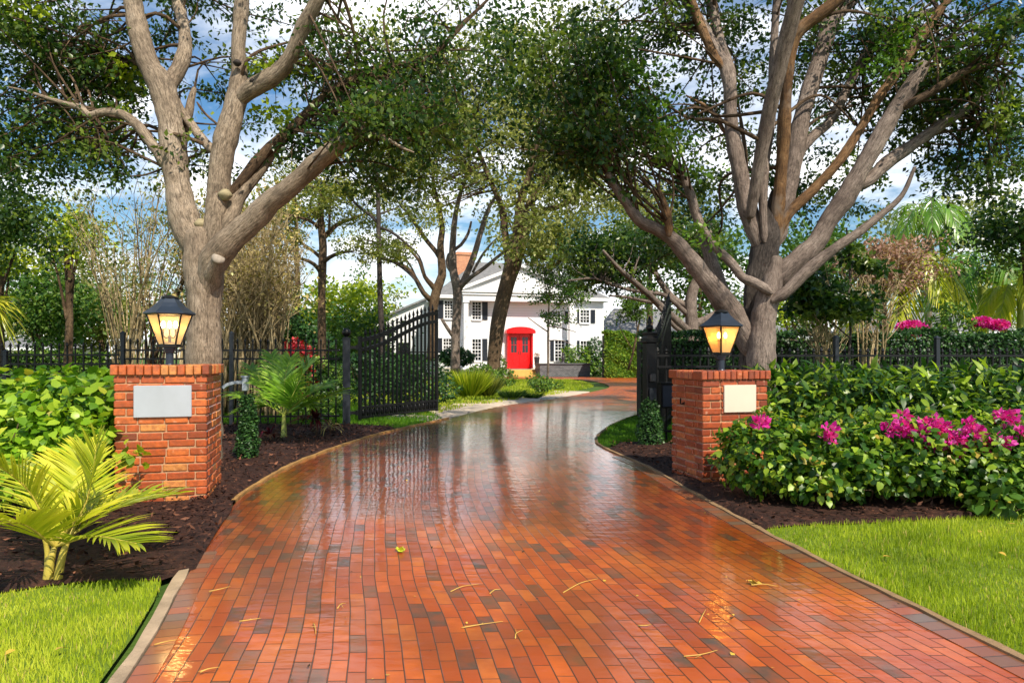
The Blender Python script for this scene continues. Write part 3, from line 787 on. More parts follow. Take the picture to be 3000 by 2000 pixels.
def post(label, loc, w, h, ball, mat):
    t = thing('gate_post', label, 'gate post', loc, RZ)
    p = MB(); p.cbox(-w/2, w/2, -w/2, w/2, 0, h, .006); p.box(-w/2-.008, w/2+.008, -w/2-.008, w/2+.008, h, h+.016)
    p.box(-w/2-.02, w/2+.02, -w/2-.02, w/2+.02, 0, .03)
    obj('post_shaft', p, mat, t, local=True)
    b = MB(); R_b = ball
    b.lathe([(R_b*.45,h+.016),(R_b*.45,h+.03)]+[(R_b*math.sin(a), h+.03+R_b*(1-math.cos(a))*.98) for a in np.linspace(.45,3.05,10)], n=18)
    obj('ball_finial', b, M['black_metal'], t, smooth=True, local=True)
    for z in (.28, h-.18):
        hg = MB(); hg.box(w/2, w/2+.16, -.02, .02, z-.03, z+.03); hg.lathe([(.028,z-.05),(.028,z+.05)], (w/2+.13,0,0), 10)
        obj('hinge', hg, M['black_metal'], t, local=True)
    return t
post('grey square gate post with a black ball on top by the open leaf', HL, .15, 1.77, .088, M['dark_steel'])

def gate_leaf(label, a, b, z0, z1, n, flip=False):
    a = np.array(a); b = np.array(b); d = b-a; L = np.linalg.norm(d[:2]); rz = math.atan2(d[1], d[0])
    t = thing('gate_leaf', label, 'gate', (a[0],a[1],0), rz)
    def top(x):
        s_ = min(1, max(0, x/L)); s2 = s_*s_*(3-2*s_); return z0 + (z1-z0)*(.25*s_+.75*s2)
    mat = M['black_metal']
    for x, z in ((.03, z0+.03), (L-.03, z1+.03)):
        s_ = MB(); s_.cbox(x-.035, x+.035, -.03, .03, .07, z, .005); s_.box(x-.045, x+.045, -.04, .04, z, z+.02)
        obj('stile', s_, mat, t, local=True)
    for off, th in ((0,.085), (-.20,.075)):
        r = MB(); xs = np.linspace(.04, L-.04, 24)
        for i in range(len(xs)-1): r.bar((xs[i]-.004,0,top(xs[i])+off-.03), (xs[i+1]+.004,0,top(xs[i+1])+off-.03), .055, th)
        obj('curved_rail', r, mat, t, local=True)
    for z in (.12, .33):
        r = MB(); r.box(.04, L-.04, -.026, .026, z-.025, z+.025); obj('bottom_rail', r, mat, t, local=True)
    r = MB(); r.box(L*.45, L-.04, -.012, .012, 1.50, 1.525); obj('middle_rail', r, mat, t, local=True)
    for i in range(n):
        x = .12 + (i+.5)*(L-.24)/n; p = MB(); w = .019; z = top(x)
        p.box(x-w, x+w, -w, w, .1, z-.04)
        po = obj('picket', p, mat, t, local=True)
        f = MB(); f.lathe([(.0155,z),(.030,z+.02),(.016,z+.045),(.031,z+.09),(.024,z+.13),(.010,z+.175),(.001,z+.21)], (x,0,0), 8)
        obj('spear_finial', f, mat, po, local=True)
    for i in range(n+1):
        x = .12 + i*(L-.24)/n; p = MB(); p.lathe([(.014,.14),(.03,.2),(.03,.25),(.014,.31)], (x,0,0), 8)
        if i % 1 == 0: obj('collar', p, mat, t, smooth=True, local=True)
    w_ = MB(); w_.lathe([(.05,-.012),(.05,.012)], (0,0,0), 12); 
    dr = MB(); dr.box(L*.55-.012, L*.55+.012, -.012, .012, .02, .1); obj('drop_foot', dr, mat, t, local=True)
    return t
gate_leaf('black iron gate leaf swung open with a rising curved top and full row of spears', P(1052,1045,14.35)[:2], P(1281,1045,16.8)[:2], 1.78, 2.50, 17)
gate_leaf('black iron gate leaf seen edge on beside the thick post', (HR[0]+.13, HR[1]+.25), P(1962,1045,13.5)[:2], 1.66, 2.45, 17)
t = thing('gate_post', 'thick black gate post with stepped cap and a vine round its foot', 'gate post', HR, RZ)
p = MB(); p.cbox(-.085,.085,-.085,.085,0,1.62,.012); p.cbox(-.105,.105,-.105,.105,1.62,1.66,.008); obj('post_shaft', p, M['black_metal'], t, local=True)
p = MB(); p.lathe([(.14,1.66),(.14,1.69),(.10,1.72),(.10,1.74),(.125,1.755),(.125,1.775),(.03,1.80)], n=4, rot=math.pi/4); obj('post_cap', p, M['black_metal'], t, local=True)
p = MB(); p.lathe([(.02,1.8),(.05,1.82),(.062,1.85),(.05,1.88),(.02,1.9),(.04,1.93),(.03,1.97),(.004,2.03)], n=12); obj('finial', p, M['black_metal'], t, smooth=True, local=True)
p = MB(); p.cbox(-.045,.045,-.135,-.086,1.02,1.14,.006); obj('latch_plate', p, M['gunmetal'], t, local=True)
p = MB(); p.cbox(-.055,.055,-.13,-.086,.62,.92,.006); obj('cover_plate', p, M['dark_steel'], t, local=True)
t = thing('control_box', 'black control box hanging on the fence between gate post and dark red pillar', 'control box', (HR[0]+.27,HR[1]+.26,0), RZ)
p = MB(); p.cbox(-.115,.115,-.16,-.01,.60,.98,.008); obj('box_body', p, M['black_metal'], t, local=True)
p = MB(); p.cbox(-.095,.095,-.172,-.160,.62,.95,.004); obj('box_door', p, M['shutter'], t, local=True)
p = MB(); p.box(-.135,.135,-.19,.0,.98,1.0); obj('box_lid', p, M['black_metal'], t, local=True)
# grey arm of the gate opener by the orange pillar
t = thing('gate_opener', 'pale grey bent arm with a small box on the fence beside the orange pillar', 'gate opener', (P(700,1120,11.6)[0], 11.6, 0))
p = MB(); c = [P(655,1135,11.6),P(668,1126,11.6),P(690,1120,11.6),P(712,1119,11.6)]
cc = catmull(c,.03)
for i in range(len(cc)-1): p.bar(cc[i]-(cc[i+1]-cc[i])*.05, cc[i+1], .09, .05)
obj('arm', p, M['grey_plastic'], t)
p = MB(); q = P(719,1122,11.6); p.cbox(q[0]-.04,q[0]+.04,11.54,11.66,q[2]-.13,q[2]+.10,.01); p.box(q[0]-.052,q[0]+.052,11.53,11.67,q[2]+.10,q[2]+.125); obj('box_body', p, M['grey_plastic'], t)
p = MB(); p.bar((q[0],11.6,0),(q[0],11.6,q[2]-.13),.035); obj('stake', p, M['black_metal'], t)

# ------------------------------------------------------------------ the house
HD = 49.0; HX = (1287-CX)/F*HD; HA = math.radians(14)
hu = (math.cos(HA), math.sin(HA))
def hU(px, w=0.0):                                     # photo column -> distance along the front (plane at depth w)
    x0, y0 = HX - math.sin(HA)*w, HD + math.cos(HA)*w
    k = (px-CX)/F
    return (k*y0 - x0)/(hu[0]-k*hu[1])
def hZ(py, u, w=0.0): return H0 - (py-CY)/F*(HD + math.cos(HA)*w + hu[1]*u)
def zx(x): return 900 + x/2.351
def zy(y): return 700 + y/2.351
W_ = hU(zx(2035)); EZ = hZ(zy(392), 3.); 
house = thing('white_house', 'white two storey house with a red arched door and dark shutters', 'house', (HX,HD,0), HA)
def hobj(name, mb, mat, par=None, **k): return obj(name, mb, mat, par or house, local=True, **k)
b = MB(); b.box(0, W_, 0, 9.5, .0, EZ); hobj('wall', b, M['siding'])
b = MB(); b.box(-.03, W_+.03, -.04, 9.5, -.02, .62); hobj('foundation', b, M['pale_stone'])
for x in (0, W_):
    b = MB(); b.box(x-.07, x+.07, -.03, .06, .62, EZ-.02); hobj('corner_board', b, M['white_paint'])
# roof: hipped, ridge along u
RZt = hZ(zy(155), 5., 4.)
b = MB(); o = .45
b.add([(-o,-o,EZ),(W_+o,-o,EZ),(W_+o,9.5+o,EZ),(-o,9.5+o,EZ),(3.6,4.75,RZt),(W_-3.6,4.75,RZt)], [(0,1,5,4),(1,2,5),(2,3,4,5),(3,0,4)])
roof = hobj('roof', b, M['shingle'])
b = MB()
for (x0,x1,y0,y1) in ((-o,W_+o,-o-.03,-o+.1),(-o,W_+o,9.5+o-.1,9.5+o),(-o-.03,-o+.1,-o,9.5+o),(W_+o-.1,W_+o+.03,-o,9.5+o)): b.box(x0,x1,y0,y1,EZ-.24,EZ-.005)
b.box(-o+.1, W_+o-.1, -o+.1, 9.5+o-.1, EZ-.2, EZ-.15)
hobj('eave', b, M['white_paint'], roof)
b = MB(); ux = hU(zx(1075), 5.5); b.cbox(ux-.62, ux+.62, 5.0, 6.0, EZ+.5, hZ(zy(95), ux, 5.5), .02); b.box(ux-.70,ux+.70,4.93,6.07,hZ(zy(95),ux,5.5)-.25,hZ(zy(95),ux,5.5)-.1)
hobj('chimney', b, M['chimney'], roof)
# side wing, lower, set back on the shaded side
b = MB(); b.box(-4.2, -.02, 4.2, 9.4, 0, EZ-1.6); wing = hobj('side_wing', b, M['siding'])
b = MB(); b.add([(-4.5,3.9,EZ-1.65),(0.0,3.9,EZ+.35),(0.0,9.7,EZ+.35),(-4.5,9.7,EZ-1.65),(-4.5,3.9,EZ-1.8),(0.0,3.9,EZ+.2),(0,9.7,EZ+.2),(-4.5,9.7,EZ-1.8)], [(0,1,2,3),(4,7,6,5),(0,4,5,1),(3,2,6,7),(0,3,7,4)]); hobj('wing_roof', b, M['shingle'], wing)
b = MB(); b.add([(-4.2,4.22,EZ-1.7),(-.02,4.22,EZ-1.7),(-.02,4.22,EZ+.18)], [(0,1,2)]); hobj('wing_gable', b, M['siding'], wing)
for bx in ((-4.23,-4.201,5.5,6.6,1.1,2.6),(-2.7,-1.7,4.17,4.199,1.0,2.5)):
    b = MB(); b.box(*bx); hobj('wing_window', b, M['pane'], wing)
# portico
PU0, PU1 = hU(zx(1085),-1.5), hU(zx(1858),-1.5)
PZ0, PZ1 = hZ(zy(418),PU0,-1.5), hZ(zy(330),PU0,-1.5)
b = MB(); b.box(PU0, PU1, -.95, -.03, PZ0, PZ0+.42); b.box(PU0-.08, PU1+.08, -1.05, -.034, PZ0+.42, PZ0+.52); b.box(PU0-.16, PU1+.16, -1.14, -.038, PZ0+.60, PZ0+.72); b.box(PU0-.03,PU1+.03,-1.0,-.036,PZ0+.52,PZ0+.60)
port = hobj('portico', b, M['white_paint'])
pm = (PU0+PU1)/2; pz = PZ0+.722; hp = 1.75
b = MB(); b.add([(PU0-.1,-.95,pz),(PU1+.1,-.95,pz),(pm,-.95,pz+hp)], [(0,1,2)]); hobj('pediment', b, M['white_paint'], port)
b = MB()
for s_ in (0,1):
    e = (PU0-.35,0,pz-.02) if s_ == 0 else (PU1+.35,0,pz-.02)
    x0, x1 = e[0], pm
    v = [(x0,-1.16,e[2]),(x1,-1.16,pz+hp+.06),(x1,5,pz+hp+.06),(x0,5,e[2])]
    v += [(a,b2,c+.14) for a,b2,c in v]
    fs = [(0,1,2,3),(7,6,5,4),(0,4,5,1),(3,2,6,7),(0,3,7,4)]
    b.add(v, fs)
hobj('portico_roof', b, M['shingle'], port)
b = MB()
for s_ in (0,1):
    x0 = PU0-.34 if s_ == 0 else PU1+.34
    b.bar((x0,-1.19,pz+.03),(pm,-1.19,pz+hp+.11),.06,.22)
hobj('raking_cornice', b, M['white_paint'], port)
for x in (PU0+.2, PU1-.2):
    b = MB(); b.cbox(x-.17,x+.17,-.92,-.58,.5,PZ0-.01,.02); b.box(x-.23,x+.23,-.98,-.52,.5,.62); b.box(x-.23,x+.23,-.98,-.52,PZ0-.14,PZ0-.012)
    hobj('column', b, M['white_paint'], port)
b = MB(); b.box(PU0-.1,PU1+.1,-1.7,-.045,0,.5); hobj('porch_floor', b, M['pale_stone'], port)
# windows
def window(xa, xb, ya, yb, nx, ny, sh, w=0.0):
    u0, u1 = hU(zx(xa)), hU(zx(xb)); um = (u0+u1)/2
    z1, z0 = hZ(zy(ya), um), hZ(zy(yb), um)
    fr = MB(); y = -.002; t_ = .09
    fr.box(u0-t_,u0,-.07,y,z0-t_,z1+t_); fr.box(u1,u1+t_,-.07,y,z0-t_,z1+t_); fr.box(u0,u1,-.069,y,z1,z1+t_); fr.box(u0-.04,u1+.04,-.11,y,z0-t_-.03,z0)
    fr.box(u0,u1,-.05,y,(z0+z1)/2-.03,(z0+z1)/2+.03)
    m_ = .022
    for i in range(1,nx): x = u0+(u1-u0)*i/nx; fr.box(x-m_/2-.006,x+m_/2+.006,-.044,-.012,z0,z1)
    for j in range(1,ny):
        if j*2 != ny: z = z0+(z1-z0)*j/ny; fr.box(u0,u1,-.041,-.014,z-m_/2-.004,z+m_/2+.004)
    f = hobj('window', fr, M['white_paint'])
    pa = MB(); pa.box(u0+.001,u1-.001,-.012,-.0015,z0,z1); hobj('pane', pa, M['pane'], f)
    for (sa, sb) in sh:
        s0, s1 = hU(zx(sa)), hU(zx(sb)); s = MB()
        s.box(s0,s1,-.06,-.002,z0-.04,z1+.04)
        n = 12
        for j in range(n):
            z = z0 + (z1-z0)*(j+.5)/n; s.add([(s0+.06,-.062,z-.03),(s1-.06,-.062,z-.03),(s1-.06,-.078,z+.012),(s0+.06,-.078,z+.012)],[(0,1,2,3)])
        hobj('shutter', s, M['shutter'])
window(947,1000,428,545,3,6,[(902,936)])
window(1137,1195,436,552,3,6,[(1084,1101),(1202,1242)])
window(1690,1740,500,578,3,4,[(1775,1812)])
window(1880,1940,490,575,3,4,[(1860,1875),(1952,1982)])
window(938,990,686,778,3,4,[(902,932)])
window(1078,1098,688,795,1,4,[])
window(1137,1195,690,835,3,6,[(1202,1240)])
window(1706,1770,700,835,3,6,[(1674,1700),(1780,1812)])
window(1882,1940,703,800,3,4,[(1858,1876)])
# red door with arched hood
du0, du1 = hU(zx(1382)), hU(zx(1535)); dz0 = .55; dz1 = hZ(zy(650), du0)
dm_ = (du0+du1)/2; hw0, hw1 = hU(zx(1366)), hU(zx(1550))
s = MB()
for x0,x1 in ((hw0+.06,du0),(du1,hw1-.06)): s.box(x0,x1,-.42,-.003,dz0,dz1+.0)
n = 16; hr = hZ(zy(606), dm_) - dz1
for y0,y1,z_ in ((-.62,-.003,0),):
    vs = []
    for i in range(n+1):
        a = math.pi*i/n; x = dm_ - (hw1-hw0)/2*1.08*math.cos(a); vs.append((x, dz1+.14+math.sin(a)*(hr-.14)))
    V_ = [(x,y0,z) for x,z in vs]+[(x,y1,z) for x,z in vs]+[(vs[0][0],y0,dz1),(vs[-1][0],y0,dz1),(vs[0][0],y1,dz1),(vs[-1][0],y1,dz1)]
    m = n+1; fs = [tuple(list(range(n,-1,-1))+[2*m,2*m+1])]
    fs += [(i,i+1,m+i+1,m+i) for i in range(n)]; fs += [(2*m,2*m+2,2*m+3,2*m+1),(0,m,2*m+2,2*m),(n,2*m+1,2*m+3,m+n)]
    s.add(V_, fs)
dr = hobj('red_door_surround', s, M['red_paint'])
for k_ in (0,1):
    a, c = (du0,dm_-.008) if k_ == 0 else (dm_+.008,du1)
    d = MB(); wi = c-a; gz0, gz1 = hZ(zy(782),dm_), hZ(zy(676),dm_)
    d.box(a,a+.17*wi+.06,-.16,-.1,dz0,dz1); d.box(c-.17*wi-.06,c,-.16,-.1,dz0,dz1); x0, x1 = a+.17*wi+.06, c-.17*wi-.06
    d.box(x0,x1,-.159,-.1,gz1,dz1); d.box(x0,x1,-.159,-.1,dz0,gz0); d.box(x0+.08,x1-.08,-.175,-.1,dz0+.2,gz0-.18)
    leaf = hobj('door_leaf', d, M['red_paint'], dr)
    leaf['label'] = 'glazed red door leaf'
    q = MB(); q.box(x0,x1,-.135,-.115,gz0,gz1); hobj('door_pane', q, M['pane'], leaf) if False else hobj('door_pane', q, M['pane'], dr)
    q = MB(); q.box((x0+x1)/2-.012,(x0+x1)/2+.012,-.15,-.136,gz0,gz1); q.box(x0,x1,-.149,-.137,(gz0+gz1)/2-.012,(gz0+gz1)/2+.012); hobj('glazing_bar', q, M['red_paint'], dr)
    q = MB(); hx = c-.07 if k_ == 0 else a+.07; q.bar((hx,-.19,1.55),(hx,-.19,1.85),.03); hobj('door_handle', q, M['gunmetal'], dr)
su0, su1 = hU(zx(1395),-2), hU(zx(1585),-2)
for i in range(4):
    s = MB(); s.box(su0-.0,su1+.0,-1.74-.32*(i+1),-1.74-.32*i+.02 if i else -1.702,0,.5-.125*i-.003*i); hobj('step', s, M['gold_wood'])
# dark stone planter wall
pu0, pu1 = hU(zx(1592),-3.0), hU(zx(1936),-3.0)
t = thing('stone_planter', 'low dark stone planter wall beside the house steps', 'planter', (HX,HD,0), HA)
b = MB(); b.box(pu0,pu1,-3.4,-2.2,0,.88); obj('planter_wall', b, M['planter'], t, local=True)
b = MB(); b.box(pu0-.06,pu1+.06,-3.47,-2.14,.88,.95); obj('coping', b, M['dark_stone'], t, local=True)
def hP(px, w, z=0.0):
    u = hU(px, w); return (HX + hu[0]*u - math.sin(HA)*w, HD + hu[1]*u + math.cos(HA)*w, z)
t = thing('tall_urn', 'tall dark urn with pink flowers beside the red door', 'urn', hP(zx(1582),-1.1,.5))
b = MB(); b.lathe([(.14,0),(.16,.04),(.10,.10),(.15,.3),(.19,.7),(.21,.85),(.20,.9)], n=14); obj('urn_body', b, M['dark_pot'], t, smooth=True, local=True)
c = np.array(t.location)+np.array([0,0,1.05]); pt,_ = clump_points([c],.22,90); leaves('flowers', pt, unit(90), .09, M['leaf_pink'], t)
t = thing('statue', 'small dark statue on the stone planter by the window', 'statue', hP(zx(1762),-2.8,.95))
b = MB(); b.lathe([(.12,0),(.12,.06),(.07,.1),(.11,.25),(.13,.42),(.08,.52),(.06,.56),(.085,.62),(.08,.7),(.02,.75)], n=12); obj('figure', b, M['dark_pot'], t, smooth=True, local=True)
b = MB(); b.box(-.15,.15,-.15,.15,-.0,.05); obj('plinth', b, M['dark_stone'], t, local=True)
t = thing('stone_bench', 'grey stone slab bench behind the round clipped bush', 'bench', (P(1335,1045,40)[0],40,0))
b = MB(); b.cbox(-.9,.9,-.3,.3,.42,.52,.02); obj('slab', b, M['dark_stone'], t, local=True)
for x in (-.6,.6):
    b = MB(); b.box(x-.12,x+.12,-.25,.25,0,.418); obj('leg', b, M['dark_stone'], t, local=True)
# neighbour's low house
def low_house(label, px0, px1, d, wz, rz_, roofmat, wallmat, depth=7):
    x0, x1 = (px0-CX)/F*d, (px1-CX)/F*d
    t = thing('neighbour_house', label, 'house', ((x0+x1)/2,d,0)); w = (x1-x0)/2
    b = MB(); b.box(-w,w,0,depth,0,wz); wl = obj('wall', b, wallmat, t, local=True)
    b = MB(); o = .5; b.add([(-w-o,-o,wz),(w+o,-o,wz),(w+o,depth+o,wz),(-w-o,depth+o,wz),(-w+1.5,depth/2,rz_),(w-1.5,depth/2,rz_)], [(0,1,5,4),(1,2,5),(2,3,4,5),(3,0,4)]); obj('roof', b, roofmat, t, local=True)
    b = MB(); b.box(-w-o,w+o,-o-.03,-o+.08,wz-.22,wz-.004); obj('fascia', b, M['white_paint'], t, local=True)
    for k_ in range(max(1,int(w/2.2))):
        x = -w + 1.6 + k_*3.4
        b = MB(); b.box(x-.55,x+.55,-.05,-.003,.9,2.1); f = obj('window', b, M['white_paint'], t, local=True)
        b = MB(); b.box(x-.47,x+.47,-.06,-.051,.98,2.02); obj('pane', b, M['pane'], f, local=True)
    return t
low_house('cream bungalow with a brown roof beside the white house', 1768, 2140, 66, 3.4, 6.3, M['shingle'], M['cream_paint'])
low_house('cream low house behind the clipped hedge and the twisted tree', 2000, 2330, 44, 2.9, 4.0, M['shingle'], M['cream_paint'])
low_house('pale low house glimpsed behind the palms and hedge', 2560, 2960, 55, 3.4, 5.2, M['shingle'], M['white_paint'])
low_house('pale house glimpsed through the fence behind dark trees', -60, 165, 60, 2.2, 3.2, M['shingle'], M['cream_paint'])

# ------------------------------------------------------------------ the two big trees
def limb(pts, Z, d0, d1, dm=None):
    """pts: (x, y, width) read on an enlarged view; depth runs from d0 to d1 along the limb"""
    n = len(pts); out = []
    for i, (x, y, w) in enumerate(pts):
        px, py = Z(x, y); s_ = i/(n-1); d = d0 + (d1-d0)*s_
        p = P(px, py, d); out.append((*p, (w/1.568)/2*d/F*.90))
    c = catmull(np.array(out), .09)
    return c[:,:3], np.maximum(c[:,3], .004)
NODES = {}
def big_tree(name, label, loc, trunk, limbs, Z, mat, seed):
    t = thing(name, label, 'tree', loc)
    nodes = []
    def put(nm, pts, d0, d1, mt, n, fl, par):
        mb = MB(); c, r = limb(pts, Z, d0, d1)
        r = r*(1+.05*np.sin(np.arange(len(r))*.55+seed)+.03*np.sin(np.arange(len(r))*1.7))
        if nm == 'limb':
            ar = np.concatenate([[0], np.cumsum(np.linalg.norm(np.diff(c,axis=0),axis=1))]); r = r*(1+.22*np.exp(-ar/(2.2*r[0]+.02)))*(1-.55*np.exp(-(ar/(.5*r[0]+.03))**2))
        mb.tube(c, r, n, True, fl, seed=seed+len(nodes), rounded=True, rough=.035); nodes.extend(list(np.column_stack([c, r])))
        return obj(nm, mb, mt, par, smooth=True)
    for (pts, d0, d1, mt, fl) in trunk: tr = put('trunk', pts, d0, d1, mt, 22, fl, t)
    for (pts, d0, d1, mt) in limbs: put('limb', pts, d0, d1, mt, 14, .022, t)
    NODES[t.name] = np.array(nodes)
    return t, tr
bt, bg_ = M['bark_tan'], M['bark_grey']
LT = P(592,1165,9.0); LT[2] = 0
tl, trl = big_tree('shade_tree', 'pale barked spreading tree behind the orange pillar with a sawn knob on its trunk', LT,
  [([(925,2230,230),(928,2050,190),(932,1800,172),(938,1500,166),(938,1300,176),(930,1180,186),(915,1080,150)], 9.0, 9.0, bt, .03)],
  [([(925,1180,120),(880,1090,140),(845,1000,138),(822,880,132),(805,750,128),(790,600,124),(765,470,124),(735,380,120),(690,310,112),(655,210,104),(630,110,98),(610,0,92),(585,-130,80),(560,-300,60)], 9.0, 9.5, bt),
   ([(752,430,70),(790,370,76),(830,300,74),(852,215,66),(842,110,60),(818,10,56),(810,-120,46)], 9.3, 9.9, bt),
   ([(955,1175,84),(985,1060,110),(1003,900,106),(1012,780,112),(1035,650,112),(1068,530,112),(1092,430,108),(1100,340,78),(1095,220,72),(1103,110,72),(1112,0,70),(1120,-150,55)], 9.0, 9.2, bt),
   ([(1075,480,54),(1150,412,92),(1230,365,90),(1300,310,84),(1345,240,80),(1380,150,74),(1420,70,70),(1465,-10,64),(1520,-140,50)], 9.1, 8.4, bt),
   ([(948,1420,50),(955,1310,108),(980,1205,134),(1045,1118,138),(1165,1010,122),(1240,930,112),(1310,880,108),(1400,800,98),(1480,725,92),(1560,665,86),(1640,620,78),(1700,590,70)], 9.0, 8.0, bt),
   ([(1690,605,36),(1735,625,30),(1790,645,22),(1850,680,14),(1900,700,8)], 8.0, 7.8, bt),
   ([(1020,1060,100),(1060,990,82),(1090,910,74),(1140,840,70),(1200,770,66),(1240,710,60),(1300,640,54),(1360,590,46),(1450,565,36),(1560,545,22)], 9.0, 9.8, bt),
   ([(1050,900,44),(1110,830,50),(1190,730,54),(1280,640,50),(1370,560,46),(1470,460,42),(1560,400,40),(1680,345,34),(1800,300,30),(1930,285,26),(2030,220,22),(2130,110,18),(2240,0,14)], 9.1, 9.9, M['bark_brown']),
   ([(760,770,52),(725,700,52),(680,640,50),(630,575,48),(560,525,46),(480,515,42),(410,530,40),(370,495,34),(310,480,28),(230,455,22),(140,425,14),(40,400,8)], 9.1, 9.0, bt),
   ([(985,700,44),(930,640,46),(880,575,44),(840,520,42),(815,460,30)], 9.1, 9.5, bt),
   ([(838,700,34),(850,610,40),(868,520,40),(880,450,36),(893,408,26)], 9.4, 9.5, bt),
   ([(640,300,26),(590,270,26),(520,265,22),(440,285,18),(330,270,14),(240,220,9)], 9.6, 10.4, M['bark_brown']),
   ([(905,470,12),(940,520,14),(985,560,12),(1010,580,8)], 9.3, 9.3, M['bark_brown'])], Z5, bt, 3)
kn = MB(); c0 = P(*Z5(972,1290), 8.92); c1 = P(*Z5(1000,1195), 8.66); kc = catmull([c0, c0*.6+c1*.4+np.array([0,-.03,0]), c1], .03)
kn.tube(kc, np.linspace(.14, .085, len(kc)), 16, seed=4, rounded=True, rough=.04); obj('knob', kn, bt, tl, smooth=True)
kn = MB(); ax = (c1-c0)/np.linalg.norm(c1-c0); fc = c1+ax*.035+np.array([.01,-.02,0]); kn.tube([fc-ax*.03, fc, fc+ax*.02, fc+ax*.03], [.080,.082,.066,.02], 16, seed=5); obj('sawn_face', kn, M['wood_cut'], tl, smooth=True)
for (x, y, d, r) in ((1035,895,8.93,.085),(925,1030,8.97,.085),(1090,290,8.95,.05),(1165,375,8.9,.05)):
    c = P(*Z5(x,y), d); b = MB(); b.lathe([(r*math.sin(a)*(1+.12*math.sin(5*a)), -r*.9*math.cos(a)) for a in np.linspace(.1,3.04,9)], c, 12); obj('knot', b, M['moss'] if y > 500 else M['bark_rough'], tl, smooth=True)

RT = P(2215,1100,9.7); RT[2] = 0
bo, bb = M['bark_orange'], M['bark_brown']
trr_, trr = big_tree('shade_tree', 'many stemmed tree fanning up behind the dark red pillar, grey and orange limbs', RT,
  [([(1085,2200,190),(1090,1950,130),(1095,1700,108),(1105,1500,108),(1125,1350,128),(1150,1220,144),(1172,1110,140),(1185,1020,96),(1195,940,54),(1200,880,24)], 9.75, 9.75, M['bark_rough'], .075),
   ([(1160,2200,180),(1155,1950,148),(1145,1700,138),(1150,1500,134),(1175,1370,116),(1200,1280,98),(1215,1190,60)], 9.55, 9.55, bg_, .025)],
  [([(1150,1165,60),(1110,1050,90),(1080,950,92),(1055,830,86),(1030,710,78),(1010,600,72),(1003,500,66),(1000,400,64),(975,300,66),(930,230,62),(890,150,58),(840,60,54),(790,-20,50),(740,-150,40)], 9.7, 10.6, bg_),
   ([(1005,420,50),(1000,330,60),(965,230,56),(940,120,52),(915,0,48),(890,-140,38)], 10.1, 10.9, bg_),
   ([(968,310,40),(930,260,46),(880,150,44),(845,60,42),(815,-30,38),(790,-130,30)], 10.2, 10.4, bo),
   ([(1160,1110,34),(1152,900,46),(1165,730,46),(1188,560,44),(1196,350,40),(1206,150,40),(1216,0,36),(1225,-150,26)], 9.6, 10.0, bg_),
   ([(1185,1180,50),(1215,1010,64),(1232,850,60),(1245,680,62),(1252,540,66),(1262,400,58),(1280,230,60),(1320,140,66),(1400,75,62),(1480,10,60),(1560,-90,50)], 9.75, 9.1, bo),
   ([(1275,220,40),(1298,140,40),(1300,70,36),(1275,0,30),(1260,-110,20)], 9.3, 9.6, bo),
   ([(1215,1120,80),(1250,950,84),(1288,780,84),(1318,600,84),(1355,450,84),(1405,300,84),(1440,180,84),(1475,80,84),(1560,-10,80),(1650,-140,66)], 9.8, 10.8, bg_),
   ([(1205,1130,34),(1270,985,50),(1390,865,50),(1510,730,48),(1600,590,46),(1690,440,48),(1770,330,50),(1840,220,48),(1920,110,44),(2010,-10,36)], 9.7, 9.7, bo),
   ([(1190,1320,90),(1260,1240,104),(1340,1170,100),(1400,1110,90),(1455,1010,96),(1530,910,98),(1590,800,90),(1660,680,88),(1740,540,84),(1790,460,80),(1850,370,76),(1890,300,64)], 9.6, 9.4, bg_),
   ([(1570,860,40),(1636,832,62),(1720,750,66),(1820,680,62),(1920,610,58),(2020,540,54),(2090,500,46),(2180,430,34),(2290,330,20)], 9.6, 9.9, bg_),
   ([(1780,500,40),(1840,470,40),(1930,420,42),(2010,370,40),(2090,325,36),(2190,300,22),(2300,290,12)], 9.4, 9.0, bb),
   ([(1200,1380,60),(1260,1340,58),(1340,1260,60),(1420,1190,56),(1500,1130,52),(1590,1070,46),(1690,990,36),(1790,900,26),(1850,770,16)], 9.4, 9.0, bg_),
   ([(1280,820,50),(1330,690,50),(1390,620,50),(1460,560,48),(1530,430,46),(1590,310,44),(1650,220,40),(1750,130,36),(1860,70,28),(1980,30,18)], 10.0, 11.0, bg_),
   ([(1110,1640,90),(1040,1490,110),(960,1370,116),(880,1270,100),(810,1180,84),(740,1100,74),(670,1055,64),(590,1015,58),(530,940,50),(480,870,40),(440,800,30)], 9.7, 8.9, bg_),
   ([(722,1080,40),(718,1010,42),(700,940,36),(675,880,24)], 9.1, 9.1, bo),
   ([(1190,1345,44),(1120,1300,50),(1060,1275,46),(1010,1210,44),(930,1130,44),(880,1060,46),(845,980,46),(815,880,46),(770,790,44),(720,720,40),(680,660,26),(650,560,18)], 9.35, 9.9, bg_),
   ([(1020,1440,70),(960,1330,74),(925,1230,66),(890,1130,52),(870,1050,40)], 10.2, 10.6, bg_),
   ([(975,610,20),(945,550,22),(905,500,20),(850,465,14),(800,440,8)], 10.3, 10.6, bo),
   ([(1080,780,14),(1070,680,22),(1055,580,18),(1040,480,10)], 10.2, 10.4, bb)], Z6, bg_, 9)

